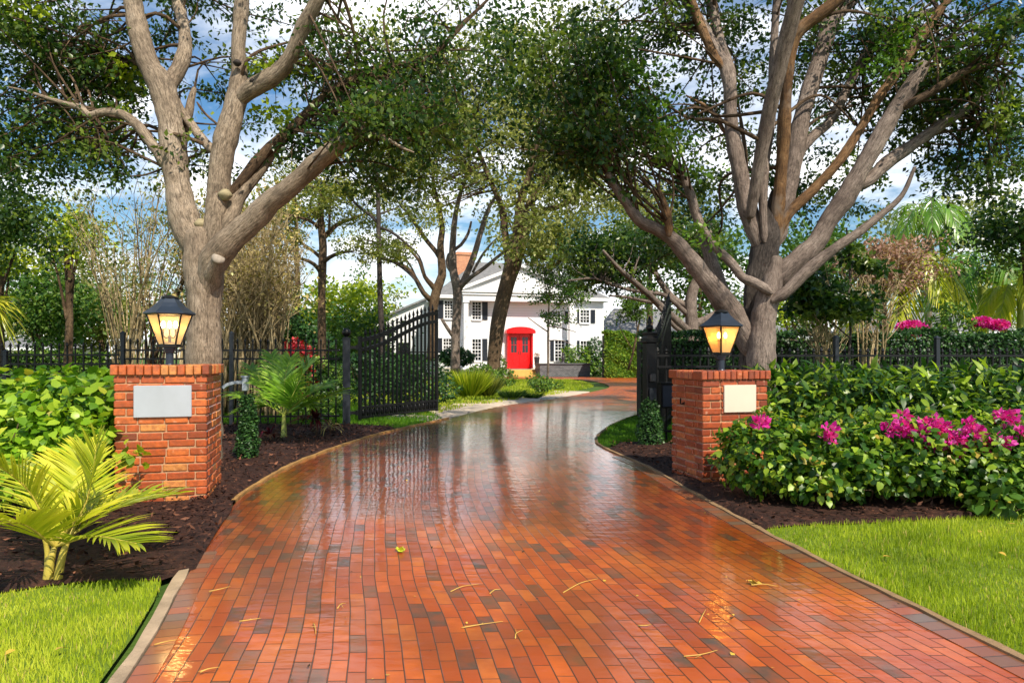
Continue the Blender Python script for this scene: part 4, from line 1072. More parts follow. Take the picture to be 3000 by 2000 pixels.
shade_limb = catmull([(3.35,9.6,3.4,.07),(3.45,9.0,4.9,.10),(3.6,8.0,6.4,.085),(3.8,6.4,7.5,.065),(4.0,4.8,8.1,.045),(4.1,3.2,8.4,.02)], .09)  # limb added, mostly out of view, to carry foliage that shades the drive
fm = MB(); fm.tube(shade_limb[:,:3], shade_limb[:,3], 14, True, .022, seed=77, rounded=True, rough=.035); obj('limb', fm, bg_, trr_, smooth=True)
shade_fork = catmull([(3.8,6.4,7.5,.05),(2.9,5.2,7.9,.04),(2.2,4.2,8.3,.02)], .09); fm = MB(); fm.tube(shade_fork[:,:3], shade_fork[:,3], 10, True, .022, seed=78, rounded=True); obj('limb', fm, bg_, trr_, smooth=True)  # out-of-view fork added for the same shading foliage
NODES[trr_.name] = np.vstack([NODES[trr_.name], shade_limb, shade_fork])
# leaves: clumps hung on the limbs, with twigs from the nearest limb
def canopy(t, key, blobs, mat, rad, per, size, twig_mat, extra=None, twigfrac=.8):
    C = blob_centers(blobs)
    if extra is not None: C = np.vstack([C, extra])
    nd = NODES[t.name]
    crown('crown', C, rad*(.6+.8*rng.random(len(C))), per, size, mat, t)
    tw = MB()
    for c in C:
        if random.random() > twigfrac: continue
        dd = np.linalg.norm(nd[:,:3]-c, axis=1) + 2.5*nd[:,3]
        near = np.argsort(dd)[:45]; b = nd[near[int(rng.random()**1.5*45)]]
        L = np.linalg.norm(b[:3]-c)
        if L > 2.2 or b[3] < .02: continue
        m1 = b[:3]*.6+c*.4 + unit(1)[0]*L*.12 + np.array([0,0,L*.06]); e = c + (c-b[:3])/max(L,.1)*.2 + unit(1)[0]*.12
        cc = catmull([b[:3], m1, c, e], max(.12, L/6))
        tw.tube(cc, np.linspace(min(b[3]*.6, .009+.012*L/2), .003, len(cc)), 5, seed=1)
        for _ in range(3):
            e2 = c + unit(1)[0]*.32; tw.tube([c, (c+e2)/2+unit(1)[0]*.05, e2], [.005,.004,.002], 4, seed=2)
    for _ in range(40):                                  # long thin boughs through the crown
        b = nd[rng.integers(len(nd))]
        if b[3] < .03 or b[2] < 4.0: continue
        c = C[np.argsort(np.linalg.norm(C-b[:3], axis=1))[rng.integers(4, 46)]]
        L = np.linalg.norm(c-b[:3])
        if L > 3.4: continue
        m1 = b[:3]*.7+c*.3+unit(1)[0]*L*.13+np.array([0,0,L*.08]); m2 = b[:3]*.35+c*.65+unit(1)[0]*L*.13
        e = c+(c-m2)*.5+unit(1)[0]*.1; cc = catmull([b[:3], m1, m2, c, e], .14); tw.tube(cc, np.linspace(min(b[3]*.6,.028), .004, len(cc)), 6, seed=3)
        for q in range(4):
            s_ = cc[rng.integers(len(cc)//3, len(cc))]; e2 = s_+unit(1)[0]*(.25+.4*random.random()); k2 = catmull([s_, (s_+e2)/2+unit(1)[0]*.06, e2], .12); tw.tube(k2, np.linspace(.008,.003,len(k2)), 4, seed=1)
    obj('twigs', tw, twig_mat, t, smooth=True)
def B(px, py, d, rx, ry, rd, n):                       # a foliage mass: centre, half sizes in photo pixels, half depth in metres
    return (P(px,py,d), (rx/F*d, rd, ry/F*d), n)
canopy(tl, 'shade_tree', [B(110,130,9.6,240,170,1.2,75), B(40,420,9.6,170,140,1.2,45), B(300,250,10.2,160,90,1,30), B(240,385,9.6,150,70,.8,22), B(320,455,9.2,70,60,.4,9),
   B(500,60,10.4,160,80,1.2,9), B(760,90,10.8,240,150,1.5,20), B(640,280,10.8,200,130,1.2,8), B(1100,250,9.7,220,130,1.2,36), B(960,210,10.2,170,140,1.2,26), B(1010,400,9.6,120,70,.8,14), B(1230,380,9.4,150,70,1.1,16),
   B(1330,160,10.2,240,140,1.6,22), B(880,430,9.5,90,50,.5,7), B(1190,350,8.5,150,70,.7,26), B(1100,372,8.0,100,50,.4,14), B(580,465,9.3,40,40,.3,4), B(1150,520,9.2,120,40,.6,10),
   (np.array([-4.2,10.0,8.2]), (5.2,2.2,1.5), 120), (np.array([-1,10.5,8.6]), (3.5,2,1.3), 60)], M['leaf_dark'], .40, 72, .080, M['bark_brown'])
big_r = [B(1690,250,9.3,210,170,1.1,50), B(1760,440,9.2,150,130,.9,30), B(1850,340,9.6,120,120,.9,18), B(1560,110,10.6,190,110,1.4,16), B(1960,100,10.8,220,110,1.5,26), B(2080,300,11.6,160,190,1.4,26),
   B(2300,90,11.2,260,110,1.6,26), B(2560,110,10.6,240,120,1.5,40), B(2860,160,9.6,200,170,1.5,70), B(2900,420,10.2,170,150,1.2,48), B(2700,330,10.6,130,130,1,24), B(2480,260,11.4,120,120,1.2,14),
   B(2330,420,12.6,180,180,1.4,26), B(2080,560,12.4,150,150,1.4,26), B(2000,720,11.8,130,60,1,10), B(2440,560,12.6,130,100,1.2,20), B(1640,420,9.2,90,120,.6,14),
   (np.array([4.2,10.6,8.4]), (5.4,2.4,1.5), 130), (np.array([3.6,4.2,8.5]), (2.5,2.1,.7), 120), (np.array([2.6,5.8,8.3]), (1.5,1.2,.6), 26)]  # last two masses: unseen foliage added overhead to shade the drive
canopy(trr_, 'shade_tree', big_r, M['leaf_dark'], .40, 74, .084, M['bark_brown'])
def sprig(t, spots, mat, size, rad, per):  # sunlit patches of the crowns, their light put into brighter leaf colours
    C = np.array([P(*s) for s in spots]); crown('sunlit_leaves', C, rad, per, size, mat, t)
sprig(trr_, [(1830,200,8.9),(1860,230,9),(1800,190,9),(1930,370,9),(1950,400,9.1),(1960,430,9.1),(2060,690,9.4),(2600,150,9.6),(2640,130,9.6),(2570,200,9.6),(1900,300,9),(2015,480,9.3)], M['leaf_bright'], .085, .34, 110)
sprig(tl, [(330,190,9.9),(370,215,9.9),(360,240,10),(20,40,9),(60,20,9),(30,80,9.2),(345,365,9.8),(250,400,9.7),(820,330,9.6),(850,190,9)], M['leaf_lime'], .10, .32, 110)

# ------------------------------------------------------------------ other trees
def stems(mb, specs, Z, d0, d1, n=9, fl=.03, seed=0, sc=1.568):
    nd = []
    for i, pts in enumerate(specs):
        out = []
        for j, (x, y, w) in enumerate(pts):
            px, py = Z(x, y); d = d0 + (d1[i] if hasattr(d1,'__len__') else d1)*j/(len(pts)-1)
            out.append((*P(px,py,d), w/sc/2*d/F))
        c = catmull(np.array(out), max(.15, d0*.012)); mb.tube(c[:,:3], np.maximum(c[:,3], .006), n, True, fl, seed=seed+i); nd += list(c)
    return np.array(nd)
def Z2(x, y): return zx(x), zy(y)
def traced_tree(name, label, base_px, d, specs, Z, sc, bark, leafmat, blobs, rad, per, size, dd=0.0, group=None, sag=True, fl=.04, twigs=True):
    loc = np.array([(base_px-CX)/F*d, d, 0]); t = thing(name, label, 'tree', loc, 0, group)
    mb = MB(); nd = stems(mb, specs, Z, d, dd, sc=sc, fl=fl, seed=int(base_px)); obj('trunk', mb, bark, t, smooth=True)
    if blobs:
        C = blob_centers(blobs); crown('crown', C, rad*(.6+.8*rng.random(len(C))), per, size, leafmat, t, flat=.6)
        if twigs:
            tw = MB()
            for c in C:
                q = np.linalg.norm(nd[:,:3]-c, axis=1); b = nd[q.argmin()]; L = q.min()
                if L > d*.16 or L < .05: continue
                m1 = b[:3]*.55+c*.45+unit(1)[0]*L*.12; cc = catmull([b[:3], m1, c], max(.3, L/5)); tw.tube(cc, np.linspace(max(.008, b[3]*.35), .006, len(cc)), 4, seed=1)
            if tw.v: obj('twigs', tw, bark, t, smooth=True)
    return t
# tree on the island before the house
traced_tree('island_tree', 'leaning brown trunked tree on the island before the red door', 1446, 33,
  [[(1280,1090,150),(1280,1010,112),(1285,850,98),(1300,700,96),(1320,560,100),(1350,420,106),(1385,280,104),(1420,160,120),(1440,60,120),(1450,-20,90)],
   [(1400,200,70),(1380,80,60),(1360,-60,50),(1340,-220,46),(1270,-380,36),(1180,-600,26),(1080,-760,16)],
   [(1440,60,70),(1450,-100,60),(1470,-260,56),(1520,-420,44),(1560,-560,36),(1600,-700,26)],
   [(1460,120,70),(1500,-20,60),(1540,-120,50),(1620,-190,44),(1750,-230,38),(1850,-300,30),(1920,-420,20)],
   [(1450,0,60),(1500,-180,52),(1560,-300,42),(1650,-420,32),(1760,-520,20)],
   [(1500,90,30),(1580,120,34),(1660,140,30),(1720,180,24),(1755,90,20),(1780,-60,12)]], Z2, 2.351, M['bark_brown'], M['leaf_olive'],
  [B(1500,430,33,300,150,4,56), B(1330,330,33,220,150,3.5,34), B(1480,250,34,280,140,3.5,40), B(1720,560,32,150,110,3,30), B(1620,690,31,120,60,2,26), B(1560,720,31,60,40,1.5,8), B(1200,560,33.5,130,90,2.5,22), B(1700,330,34,180,160,3,50), B(1560,600,33,130,70,2,14), B(1250,180,34,260,140,3,60), B(1620,150,34,240,130,3,55)], 1.15, 70, .21, dd=[0,1.5,-1,1,2,-1])
# two trunks before the left corner of the house
traced_tree('forked_tree', 'pale forked tree standing before the left corner of the house', 1330, 37,
  [[(1020,930,70),(1020,780,64),(1022,640,64),(1030,520,62),(1035,400,64),(1030,320,66),(1010,240,56),(1000,130,50),(1005,0,44),(1020,-160,36),(1060,-330,28),(1120,-480,18)],
   [(1035,360,50),(1070,300,46),(1120,190,44),(1160,80,42),(1200,-60,36),(1260,-230,26),(1330,-330,16)],
   [(1050,340,36),(1120,270,30),(1220,200,26),(1330,110,22),(1420,50,14)],
   [(1020,250,30),(970,190,28),(975,110,26),(1060,40,24),(1110,-40,20),(1130,-120,14)],
   [(1010,680,26),(970,620,26),(925,550,20)],
   [(1140,230,18),(1200,120,18),(1270,30,14),(1350,-40,8)]], Z2, 2.351, M['bark_grey'], M['leaf_olive'],
  [B(1290,420,37,150,90,3,26), B(1400,540,38,90,90,2,12), B(1180,400,37,120,80,2,14)], .85, 70, .17, dd=[0,1,-1,.5,-.5,1])
traced_tree('forked_tree', 'darker crooked tree with a mossy fork left of the pale forked tree', 1272, 34.5,
  [[(850,840,66),(860,700,62),(860,560,62),(870,450,66),(895,340,64),(930,250,60),(925,150,56),(918,40,48),(930,-80,40),(905,-220,34),(880,-330,24),(860,-480,14)],
   [(890,360,40),(850,310,36),(810,260,28),(770,150,22),(720,90,18),(650,0,12)],
   [(850,420,40),(800,370,34),(750,280,30),(690,200,26),(600,160,22),(520,140,14)],
   [(930,160,36),(890,90,34),(830,20,30),(760,-80,26),(690,-180,20),(620,-260,12)],
   [(760,290,16),(720,200,14),(670,120,10)]], Z2, 2.351, M['bark_brown'], M['leaf_pine'],
  [B(1150,420,34.5,110,70,2.5,18), B(1200,520,34.5,130,60,2,12), B(1230,330,35,120,70,2,18), B(1090,690,34,60,30,1.2,5)], .8, 70, .16, dd=[0,-1,-1.5,1,-1])
def Z8(x, y): return 800 + x/2.24, 600 + y/2.24
traced_tree('umbrella_pine', 'tan trunked flat topped pine above the red bush', 942, 24,
  [[(320,1080,56),(320,950,56),(318,760,54),(318,600,50),(322,470,54),(325,360,52),(328,270,50),(320,180,48),(312,80,44),(318,-30,40),(330,-130,30)],
   [(310,440,30),(270,390,26),(190,355,20),(50,345,12)],
   [(315,350,26),(270,310,22),(200,260,16),(140,220,10)],
   [(325,380,30),(370,345,26),(440,315,22),(530,305,12)],
   [(325,220,36),(370,180,34),(420,130,28),(520,90,20),(600,60,12)],
   [(312,160,26),(250,110,22),(160,80,16),(40,50,8)],
   [(320,110,24),(270,60,22),(240,10,18),(260,-60,12)],
   [(365,190,18),(370,100,18),(375,10,14),(390,-90,10)]], Z8, 2.24, M['bark_brown'], M['leaf_pine'],
  [B(850,640,24,90,28,1.2,16), B(1000,610,24,110,24,1.4,16), B(940,555,24.5,150,28,1.8,26), B(1060,640,23.6,70,20,1,10), B(870,700,24,70,18,1,8), B(900,500,25,140,30,2,22)], .5, 80, .10, dd=[0,-.8,.8,-.6,.8,-1,1,.5])
traced_tree('slender_pine', 'slim dark trunked pine rising behind the gate post', 1117, 22,
  [[(715,1000,38),(710,780,38),(702,600,36),(698,400,34),(694,200,32),(690,0,28),(680,-200,24),(660,-340,18),(640,-420,10)],
   [(690,120,22),(640,70,20),(560,10,16),(470,-90,12),(400,-180,8)],
   [(705,150,20),(780,180,18),(880,260,14),(960,340,12),(1000,460,8)],
   [(690,330,18),(640,320,16),(560,320,8)],
   [(704,350,22),(780,370,20),(860,420,18),(930,490,14),(985,580,10)],
   [(700,60,14),(760,40,10),(830,10,6)]], Z8, 2.24, M['bark_rough'], M['leaf_pine'],
  [B(1090,720,22,110,40,1.4,20), B(1150,745,21.5,60,25,1,10), B(1010,560,22,90,40,1.2,14), B(1130,480,22.6,130,60,1.5,26), B(1240,640,22,70,50,1.2,8)], .48, 80, .10, dd=[0,1,-1,.6,-.6,.5])
def Z3(x, y): return 1700 + x/1.8085, 700 + y/1.8085
traced_tree('twisted_tree', 'twisted low branching tree behind the frosted lantern', 2032, 19,
  [[(600,760,60),(600,600,60),(595,520,74),(590,440,66),(585,330,60),(600,260,56),(640,170,46),(660,60,40),(690,-60,26)],
   [(590,510,50),(520,440,46),(450,380,40),(380,310,34),(290,230,30),(200,150,22),(120,60,14)],
   [(585,360,44),(500,320,36),(440,250,32),(400,180,28),(360,80,20),(300,-10,12)],
   [(570,400,30),(450,300,24),(330,280,20),(220,260,16),(80,210,12),(-60,220,8)],
   [(600,450,50),(660,430,44),(720,390,34),(800,330,22)],
   [(470,340,26),(360,330,22),(260,310,16),(150,300,8)],
   [(420,200,22),(300,120,18),(200,100,12),(90,90,8)],
   [(560,480,26),(520,480,24),(470,430,20),(420,360,16)]], Z3, 1.8085, M['bark_grey'], M['leaf_dark'],
  [B(1830,740,19,150,60,1.6,44), B(1760,800,18.6,90,50,1.2,22), B(1930,690,19.5,140,60,1.5,30), B(2060,700,19.5,110,60,1.4,18), B(1720,730,18.6,70,60,1,12)], .55, 90, .12, dd=[0,-2,1,-1.5,1,-1,1.5,-1])
traced_tree('young_tree', 'thin young tree with bright leaves before the house windows', 1604, 39,
  [[(1655,980,18),(1660,860,17),(1660,700,16),(1662,560,14),(1665,440,10)], [(1660,640,10),(1600,600,8),(1520,540,5)], [(1662,600,10),(1740,610,8),(1850,640,5)], [(1662,520,9),(1720,470,7),(1800,380,5)], [(1661,700,8),(1760,700,6),(1840,740,4)]], Z2, 2.351, M['bark_grey'], M['leaf_mid'],
  [B(1600,800,39,50,45,1.4,18), B(1660,850,38.6,60,50,1.4,26), B(1640,740,38.5,80,60,1.6,34), B(1600,690,38.5,60,40,1.4,16), B(1700,800,38.5,60,50,1.4,20), B(1580,870,39,35,20,1,6), B(1620,930,39,55,14,1,8)], .62, 70, .15, dd=[0,-.5,.5,.5,-.5])
traced_tree('young_tree', 'thin leafy tree before the cream bungalow', 1851, 36,
  [[(2210,900,16),(2240,800,15),(2270,660,14),(2290,560,10)], [(2240,760,8),(2190,680,7),(2150,600,5)], [(2275,640,8),(2260,520,7),(2230,440,5)]], Z2, 2.351, M['bark_brown'], M['leaf_mid'],
  [B(1835,905,36,35,45,1,12), B(1870,880,36,40,60,1,18), B(1890,830,36.5,40,50,1,14)], .55, 70, .15)
traced_tree('slim_sapling', 'slim dark sapling with broad leaves growing behind the fence and hedge', 2489, 13.2,
  [[(1420,1000,14),(1424,640,14),(1432,480,13),(1422,300,15),(1430,150,13),(1418,20,10),(1410,-60,7)], [(1424,520,8),(1340,450,7),(1260,400,5),(1190,330,4)], [(1430,250,7),(1490,180,6),(1560,120,4)], [(1426,400,7),(1480,370,6),(1540,380,4)], [(1420,90,6),(1370,110,5),(1330,160,3)]], Z3, 1.8085, M['bark_rough'], M['leaf_dark'],
  [B(2390,850,13.2,90,55,.7,24), B(2440,900,13,90,40,.6,16), B(2540,770,13.2,50,24,.3,5), B(2500,740,13.2,40,40,.3,5), B(2520,890,13,60,40,.5,9)], .28, 50, .13)

def bg(name, label, px, d, y0, y1, rx, mat, n, rad, per, size, bark='bark_brown', rd=None, group=None, trunk=True, shape=1.0):
    """a whole tree farther back: crown between the photo rows y0..y1"""
    loc = ((px-CX)/F*d, d, 0); t = thing(name, label, 'tree', loc, 0, group)
    zt, zb = P(px,y0,d)[2], max(.3, P(px,y1,d)[2]); cz = (zt+zb)/2; rz_ = (zt-zb)/2; rxm = rx/F*d; rd = rd or rxm*.8
    k = rng.random((n,3)); u = unit(n)*(rng.random(n)**.4)[:,None]
    C = np.array([loc[0], d, cz]) + u*np.array([rxm, rd, rz_])*(1+.18*np.sin(u[:,[1]]*7+px)+.15*np.sin(u[:,[0]]*9+d))
    crown('crown', C, rad*(.6+.8*rng.random(n)), per, size, M[mat], t, flat=.7)
    mb = MB(); h = zb+(zt-zb)*.6; r0 = .02*h+.04
    c = catmull([(loc[0],d,-.1),(loc[0]+.15*math.sin(px),d,h*.5),(loc[0]-.1,d+.1,h)], .6); mb.tube(c, np.linspace(r0, r0*.35, len(c)), 8, True, .04, seed=int(px))
    for _ in range(7):
        e = C[rng.integers(n)]; s_ = c[rng.integers(len(c)//3, len(c))]
        cc = catmull([s_, (s_+e)/2+np.array([0,0,.3]), e], .5); mb.tube(cc, np.linspace(r0*.4, .015, len(cc)), 5, seed=2)
    obj('trunk', mb, M[bark], t, smooth=True)
    return t
bg('dark_conifer', 'dark heavy tree hanging in from the edge above the fan palm', -20, 17, 480, 760, 190, 'leaf_dark', 80, .7, 80, .13)
bg('round_tree', 'deep green round tree behind the fence left of the vase shaped shrub', 130, 24, 780, 1015, 150, 'leaf_mid', 70, .8, 80, .17)
bg('round_tree', 'olive green tree behind the fence and vase shaped shrub', 290, 27, 800, 1025, 130, 'leaf_olive', 60, .8, 80, .18)
bg('round_tree', 'grey green hazy tree rising behind the deep green round tree', 180, 34, 660, 900, 130, 'leaf_olive', 40, 1.0, 60, .22)
bg('yellow_tree', 'yellow green loose tree between fence and the pale big trunk', 190, 21, 600, 760, 90, 'leaf_lime', 22, .7, 60, .15)
bg('yellow_tree', 'small yellow green tree peeping in above the fan palm', 10, 20, 690, 790, 60, 'leaf_lime', 14, .6, 70, .15)
bg('hill_tree', 'broad lime topped tree beyond the flat topped pine', 985, 46, 800, 1050, 150, 'leaf_lime', 90, 1.4, 70, .30)
bg('hill_tree', 'blue green bushy tree under the lime topped tree', 1030, 43, 915, 1060, 130, 'leaf_mid', 70, 1.2, 70, .26)
bg('poplar', 'pale airy tree behind the slim pine trunk', 1085, 56, 780, 1040, 65, 'leaf_mid', 46, 1.1, 60, .28)
bg('poplar', 'pale airy tree close beside the left wing of the house', 1140, 60, 860, 1040, 50, 'leaf_olive', 26, 1.1, 60, .28)
bg('back_tree', 'dark tree seen below the lime topped tree behind the red bush', 830, 32, 900, 1050, 110, 'leaf_hedge', 50, .9, 80, .2)
bg('back_tree', 'straw coloured thicket tree behind the pale big trunk', 700, 30, 700, 1040, 150, 'leaf_straw', 60, 1.0, 60, .2)
bg('back_tree', 'soft olive tree high behind the pale big trunk', 640, 40, 560, 800, 170, 'leaf_olive', 30, 1.4, 50, .28)
bg('back_tree', 'yellow olive tree filling the gap left of the slim pine', 870, 44, 520, 700, 150, 'leaf_pine', 26, 1.5, 50, .3)
bg('back_tree', 'tall olive tree whose crown fills the gap above the red door', 1560, 60, 250, 720, 260, 'leaf_olive', 70, 2.4, 60, .45)
bg('back_tree', 'tall grey green tree above the bungalow', 1900, 58, 420, 800, 190, 'leaf_olive', 60, 2.2, 60, .42)
bg('back_tree', 'mid green tree behind the twisted tree', 2060, 30, 620, 960, 150, 'leaf_mid', 60, 1.1, 70, .22)
bg('back_tree', 'deep green tree between the many stemmed tree and the palms', 2400, 24, 640, 940, 150, 'leaf_mid', 70, .9, 80, .18)
bg('back_tree', 'lime green tree glowing low behind the many stemmed trunk', 2330, 38, 820, 960, 90, 'leaf_lime', 30, 1.0, 70, .24)
bg('pink_tree', 'dusty pink flowering tree above the feather palm', 2595, 17.8, 705, 860, 125, 'leaf_pink', 44, .6, 90, .10)
bg('back_tree', 'olive tree beyond the pink flowering tree', 2760, 40, 560, 800, 170, 'leaf_olive', 44, 1.5, 60, .3)
bg('back_tree', 'dark overhanging tree at the edge above the lime palms', 3010, 17, 560, 790, 160, 'leaf_dark', 60, .7, 80, .13)
bg('back_tree', 'grey straw coloured tree behind the lime palms', 2930, 26, 740, 940, 120, 'leaf_straw', 34, .8, 60, .16)
# the far belt of trees that closes the view
k_ = 0
for i, x in enumerate(np.linspace(-95, 100, 24)):
    d = 82 + 16*random.random() + 8*math.sin(i*2.1)
    px = CX + (x+random.uniform(-2,2))/d*F
    hgt = random.uniform(8, 15); 
    if 1080 < px < 1300: hgt = 6
    yy = CY - (hgt-H0)*F/d
    mt = ['leaf_olive','leaf_mid','leaf_hedge','leaf_olive','leaf_pine'][i%5]
    bg('far_tree', 'tree of the distant belt closing the view beyond house and gardens', px, d, yy, 1075, 130, mt, 34, 2.2, 60, .5, group='trees of the distant belt')

# vase shaped bare shrubs
def vase(label, px, d, tips, nst, mat, leafmat, base_y=1100, spread=.18, nl=0):
    base = np.array([(px-CX)/F*d, d, 0.]); t = thing('vase_shrub', label, 'shrub', base)
    mb = MB(); ends = []
    (x0,x1,y0,y1) = tips
    for i in range(nst):
        tp = P(random.uniform(x0,x1), random.uniform(y0,y1), d+random.uniform(-1.5,1.5))
        b = base + np.array([random.uniform(-spread,spread), random.uniform(-spread,spread), 0])
        k1 = b*.62+tp*.38; k1[0] = b[0]+(tp[0]-b[0])*.22; k1[2] = tp[2]*.42
        k2 = b*.28+tp*.72; k2[0] = b[0]+(tp[0]-b[0])*.58; k2[2] = tp[2]*.76
        cc = catmull([b,k1,k2,tp], .3); r0 = random.uniform(.018,.05); mb.tube(cc, np.linspace(r0,.005,len(cc)), 6, seed=i)
        for _ in range(7):
            q = cc[random.randrange(len(cc)//2, len(cc))]; e = q + np.array([random.uniform(-.7,.7),random.uniform(-.5,.5),random.uniform(.3,1.1)])
            c2 = catmull([q,(q+e)/2+unit(1)[0]*.08,e],.3); mb.tube(c2, np.linspace(.009,.003,len(c2)), 4, seed=i); ends.append(e)
    obj('stems', mb, mat, t, smooth=True)
    if nl: E = np.array(ends); crown('crown', E[rng.integers(len(E), size=nl)], .4, 26, .09, leafmat, t)
vase('vase shaped bare shrub with many brown stems left of the blue grey lantern', 374, 16.5, (170,560,560,720), 30, M['bark_straw'], M['leaf_olive'], nl=46)
vase('thin dark stemmed shrub rising behind the blue grey lantern', 430, 17.5, (380,640,560,760), 16, M['bark_brown'], M['leaf_olive'], nl=30)
vase('straw coloured thicket of arching canes right of the pale big trunk', 735, 16.5, (640,900,640,900), 120, M['bark_straw'], M['leaf_straw'], spread=.8, nl=150)
vase('straw coloured cane thicket directly behind the pale big trunk', 590, 17.5, (520,760,600,800), 60, M['bark_straw'], M['leaf_straw'], spread=.7, nl=70)
vase('bare pale stemmed shrub in front of the hedge beside the sapling', 2425, 14.3, (2330,2470,880,930), 16, M['bark_straw'], M['leaf_straw'], nl=0)
vase('pale upright stems growing out of the hedge right of the sapling', 2548, 14.3, (2510,2640,780,880), 12, M['bark_straw'], M['leaf_straw'], nl=0)

# ------------------------------------------------------------------ shrubs, hedges
def shell(c, r, n, lo=.72):
    u = unit(n); return np.asarray(c) + u*(lo+(1.06-lo)*rng.random(n)[:,None]**.7)*np.asarray(r), u
def shrub(name, label, blobs, mat, size, wid=.3, cat='shrub', stems_=True, base=None, lumps=.1, leaf_name='foliage', group=None, fold=.08, oval=False):
    c0 = np.mean([b[0] for b in blobs], axis=0); loc = (c0[0], c0[1], 0) if base is None else base
    t = thing(name, label, cat, loc, 0, group); Pt = []; U = []
    for (c, r, n) in blobs:
        p, u = shell(c, r, n); p = p + u*lumps*np.sin(u[:,[0]]*9+c[0]*3)*np.sin(u[:,[2]]*8+c[1]); Pt.append(p); U.append(u)
    p = np.vstack(Pt); u = np.vstack(U); keep = p[:,2] > .02; p, u = p[keep], u[keep]
    A = u*.7+unit(len(p))*.85; A[:,2] -= .25; A /= np.linalg.norm(A,axis=1)[:,None]
    up = u*.9+np.array([0,0,.9])+unit(len(p))*.5
    (leaves7 if oval else leaves)(leaf_name, p, A, size*(.6+.8*rng.random(len(p))), M[mat], t, wid, fold, None, up)
    if stems_:
        mb = MB()
        for (c, r, n) in blobs:
            for q in range(5):
                e = np.asarray(c)+unit(1)[0]*np.asarray(r)*.85; b = np.array([c[0]+random.uniform(-.3,.3)*r[0], c[1]+random.uniform(-.3,.3)*r[1], 0])
                m1 = (b+e)/2+unit(1)[0]*.06*r[0]; cc = catmull([b,m1,e],.12); mb.tube(cc, np.linspace(.016,.004,len(cc)), 5, seed=q)
        obj('stems', mb, M['bark_brown'], t, smooth=True)
    return t
# bush with pink flowers on the right
fb = [((2.5,6.6,.48),(.48,.56,.33),900), ((3.05,6.5,.47),(.52,.6,.34),1100), ((3.65,6.5,.49),(.55,.6,.35),1100), ((4.3,6.45,.47),(.58,.6,.34),1100), ((4.95,6.5,.50),(.6,.62,.36),1100), ((5.6,6.6,.48),(.6,.62,.36),900), ((2.75,6.25,.36),(.34,.32,.22),300), ((4.75,6.15,.38),(.40,.36,.26),360), ((4.2,6.1,.22),(.22,.22,.14),90), ((3.3,6.9,.2),(.8,.4,.18),150)]
pb = shrub('flowering_bush', 'bushy shrub with bright magenta flower clusters in front of the dark red pillar', [(c,r,int(n*2.6)) for c,r,n in fb], 'leaf_bush', .068, .40, 'bush', oval=True)
tw = MB()
for q in range(46):
    b = np.array([random.uniform(2.6,5.4), random.uniform(6.2,6.7), .03]); e = b+np.array([random.uniform(-.6,.6), random.uniform(-.55,.1), random.uniform(.15,.5)])
    cc = catmull([b,(b+e)/2+unit(1)[0]*.08,e],.08); tw.tube(cc, np.linspace(random.uniform(.005,.02),.003,len(cc)), 5, seed=q)
obj('bare_twigs', tw, M['bark_brown'], pb, smooth=True)
for (x, y, s_) in ((955,975,.07),(1322,1010,.06),(1318,1055,.055),(1640,1010,.07),(1720,1000,.08),(1760,1040,.10),(1850,975,.10),(1905,1015,.10),(1955,1050,.10),(2000,1085,.09),(2080,1030,.09),(2105,1060,.07),(1890,1090,.07),(2180,1100,.10),(2230,1075,.08),(2250,945,.10),(2050,978,.05),(1705,935,.05),(2340,1030,.06),(1990,1120,.06)):
    px, py = Z3(x, y); d = 6.06 + random.uniform(-.08,.12)
    c = P(px, py, d); n = int(60*(s_/.08)**1.6); pt, u = clump_points([c], s_, n, .7)
    A = u*.8+unit(n)*.6+np.array([0,-.2,.2]); A /= np.linalg.norm(A,axis=1)[:,None]
    leaves('flower_cluster', pt, A, .05*(.7+.6*rng.random(n)), M['petal'], pb, .42, .1)
# upper bush of narrow leaves
ub = [((3.3,8.5,.84),(.6,.6,.40),900), ((4.0,8.4,.86),(.7,.7,.42),1100), ((4.8,8.35,.83),(.75,.7,.42),1200), ((5.6,8.35,.81),(.8,.7,.43),1200), ((6.5,8.4,.83),(.8,.7,.43),1000)]
shrub('leafy_bush', 'tall bush of narrow arching leaves between the fence and the pink flowers', [(c,r,int(n*1.2)) for c,r,n in ub], 'leaf_bush_deep', .15, .19, 'bush', fold=.05, oval=True)
shrub('leafy_bush', 'dark broad leaved plant low on the mulch under the pink bush', [((4.22,5.95,.14),(.24,.22,.14),150)], 'leaf_mid', .11, .40, 'bush', oval=True)
# left bush
lb = [((-4.35,6.75,.78),(.55,.6,.36),800), ((-5.0,6.9,.80),(.7,.7,.38),1000), ((-5.7,6.8,.78),(.7,.7,.38),800), ((-4.3,7.7,.84),(.6,.6,.34),600), ((-5.4,8.0,.88),(1.0,.7,.34),900)]
shrub('leafy_bush', 'dense dark green big leaved bush beside the orange pillar', [(c,r,int(n*1.2)) for c,r,n in lb], 'leaf_bush_mid', .115, .44, 'bush', oval=True)
lb2 = [((-4.05,6.15,.62),(.34,.36,.26),420), ((-4.5,6.0,.66),(.5,.45,.30),620), ((-5.05,6.05,.62),(.5,.5,.32),560), ((-3.85,5.95,.38),(.22,.3,.24),240), ((-4.5,5.8,.40),(.6,.4,.24),320)]
shrub('lime_bush', 'lime green round leaved bush in front, behind the yellow palm', [(c,r,int(n*1.3)) for c,r,n in lb2], 'leaf_bush_lime', .085, .46, 'bush', oval=True)
shrub('lime_bush', 'small sprig of yellow leaves reaching across the orange pillar', [((-3.42,6.1,.52),(.11,.10,.07),46)], 'leaf_lime', .075, .46, 'bush', stems_=False, oval=True)
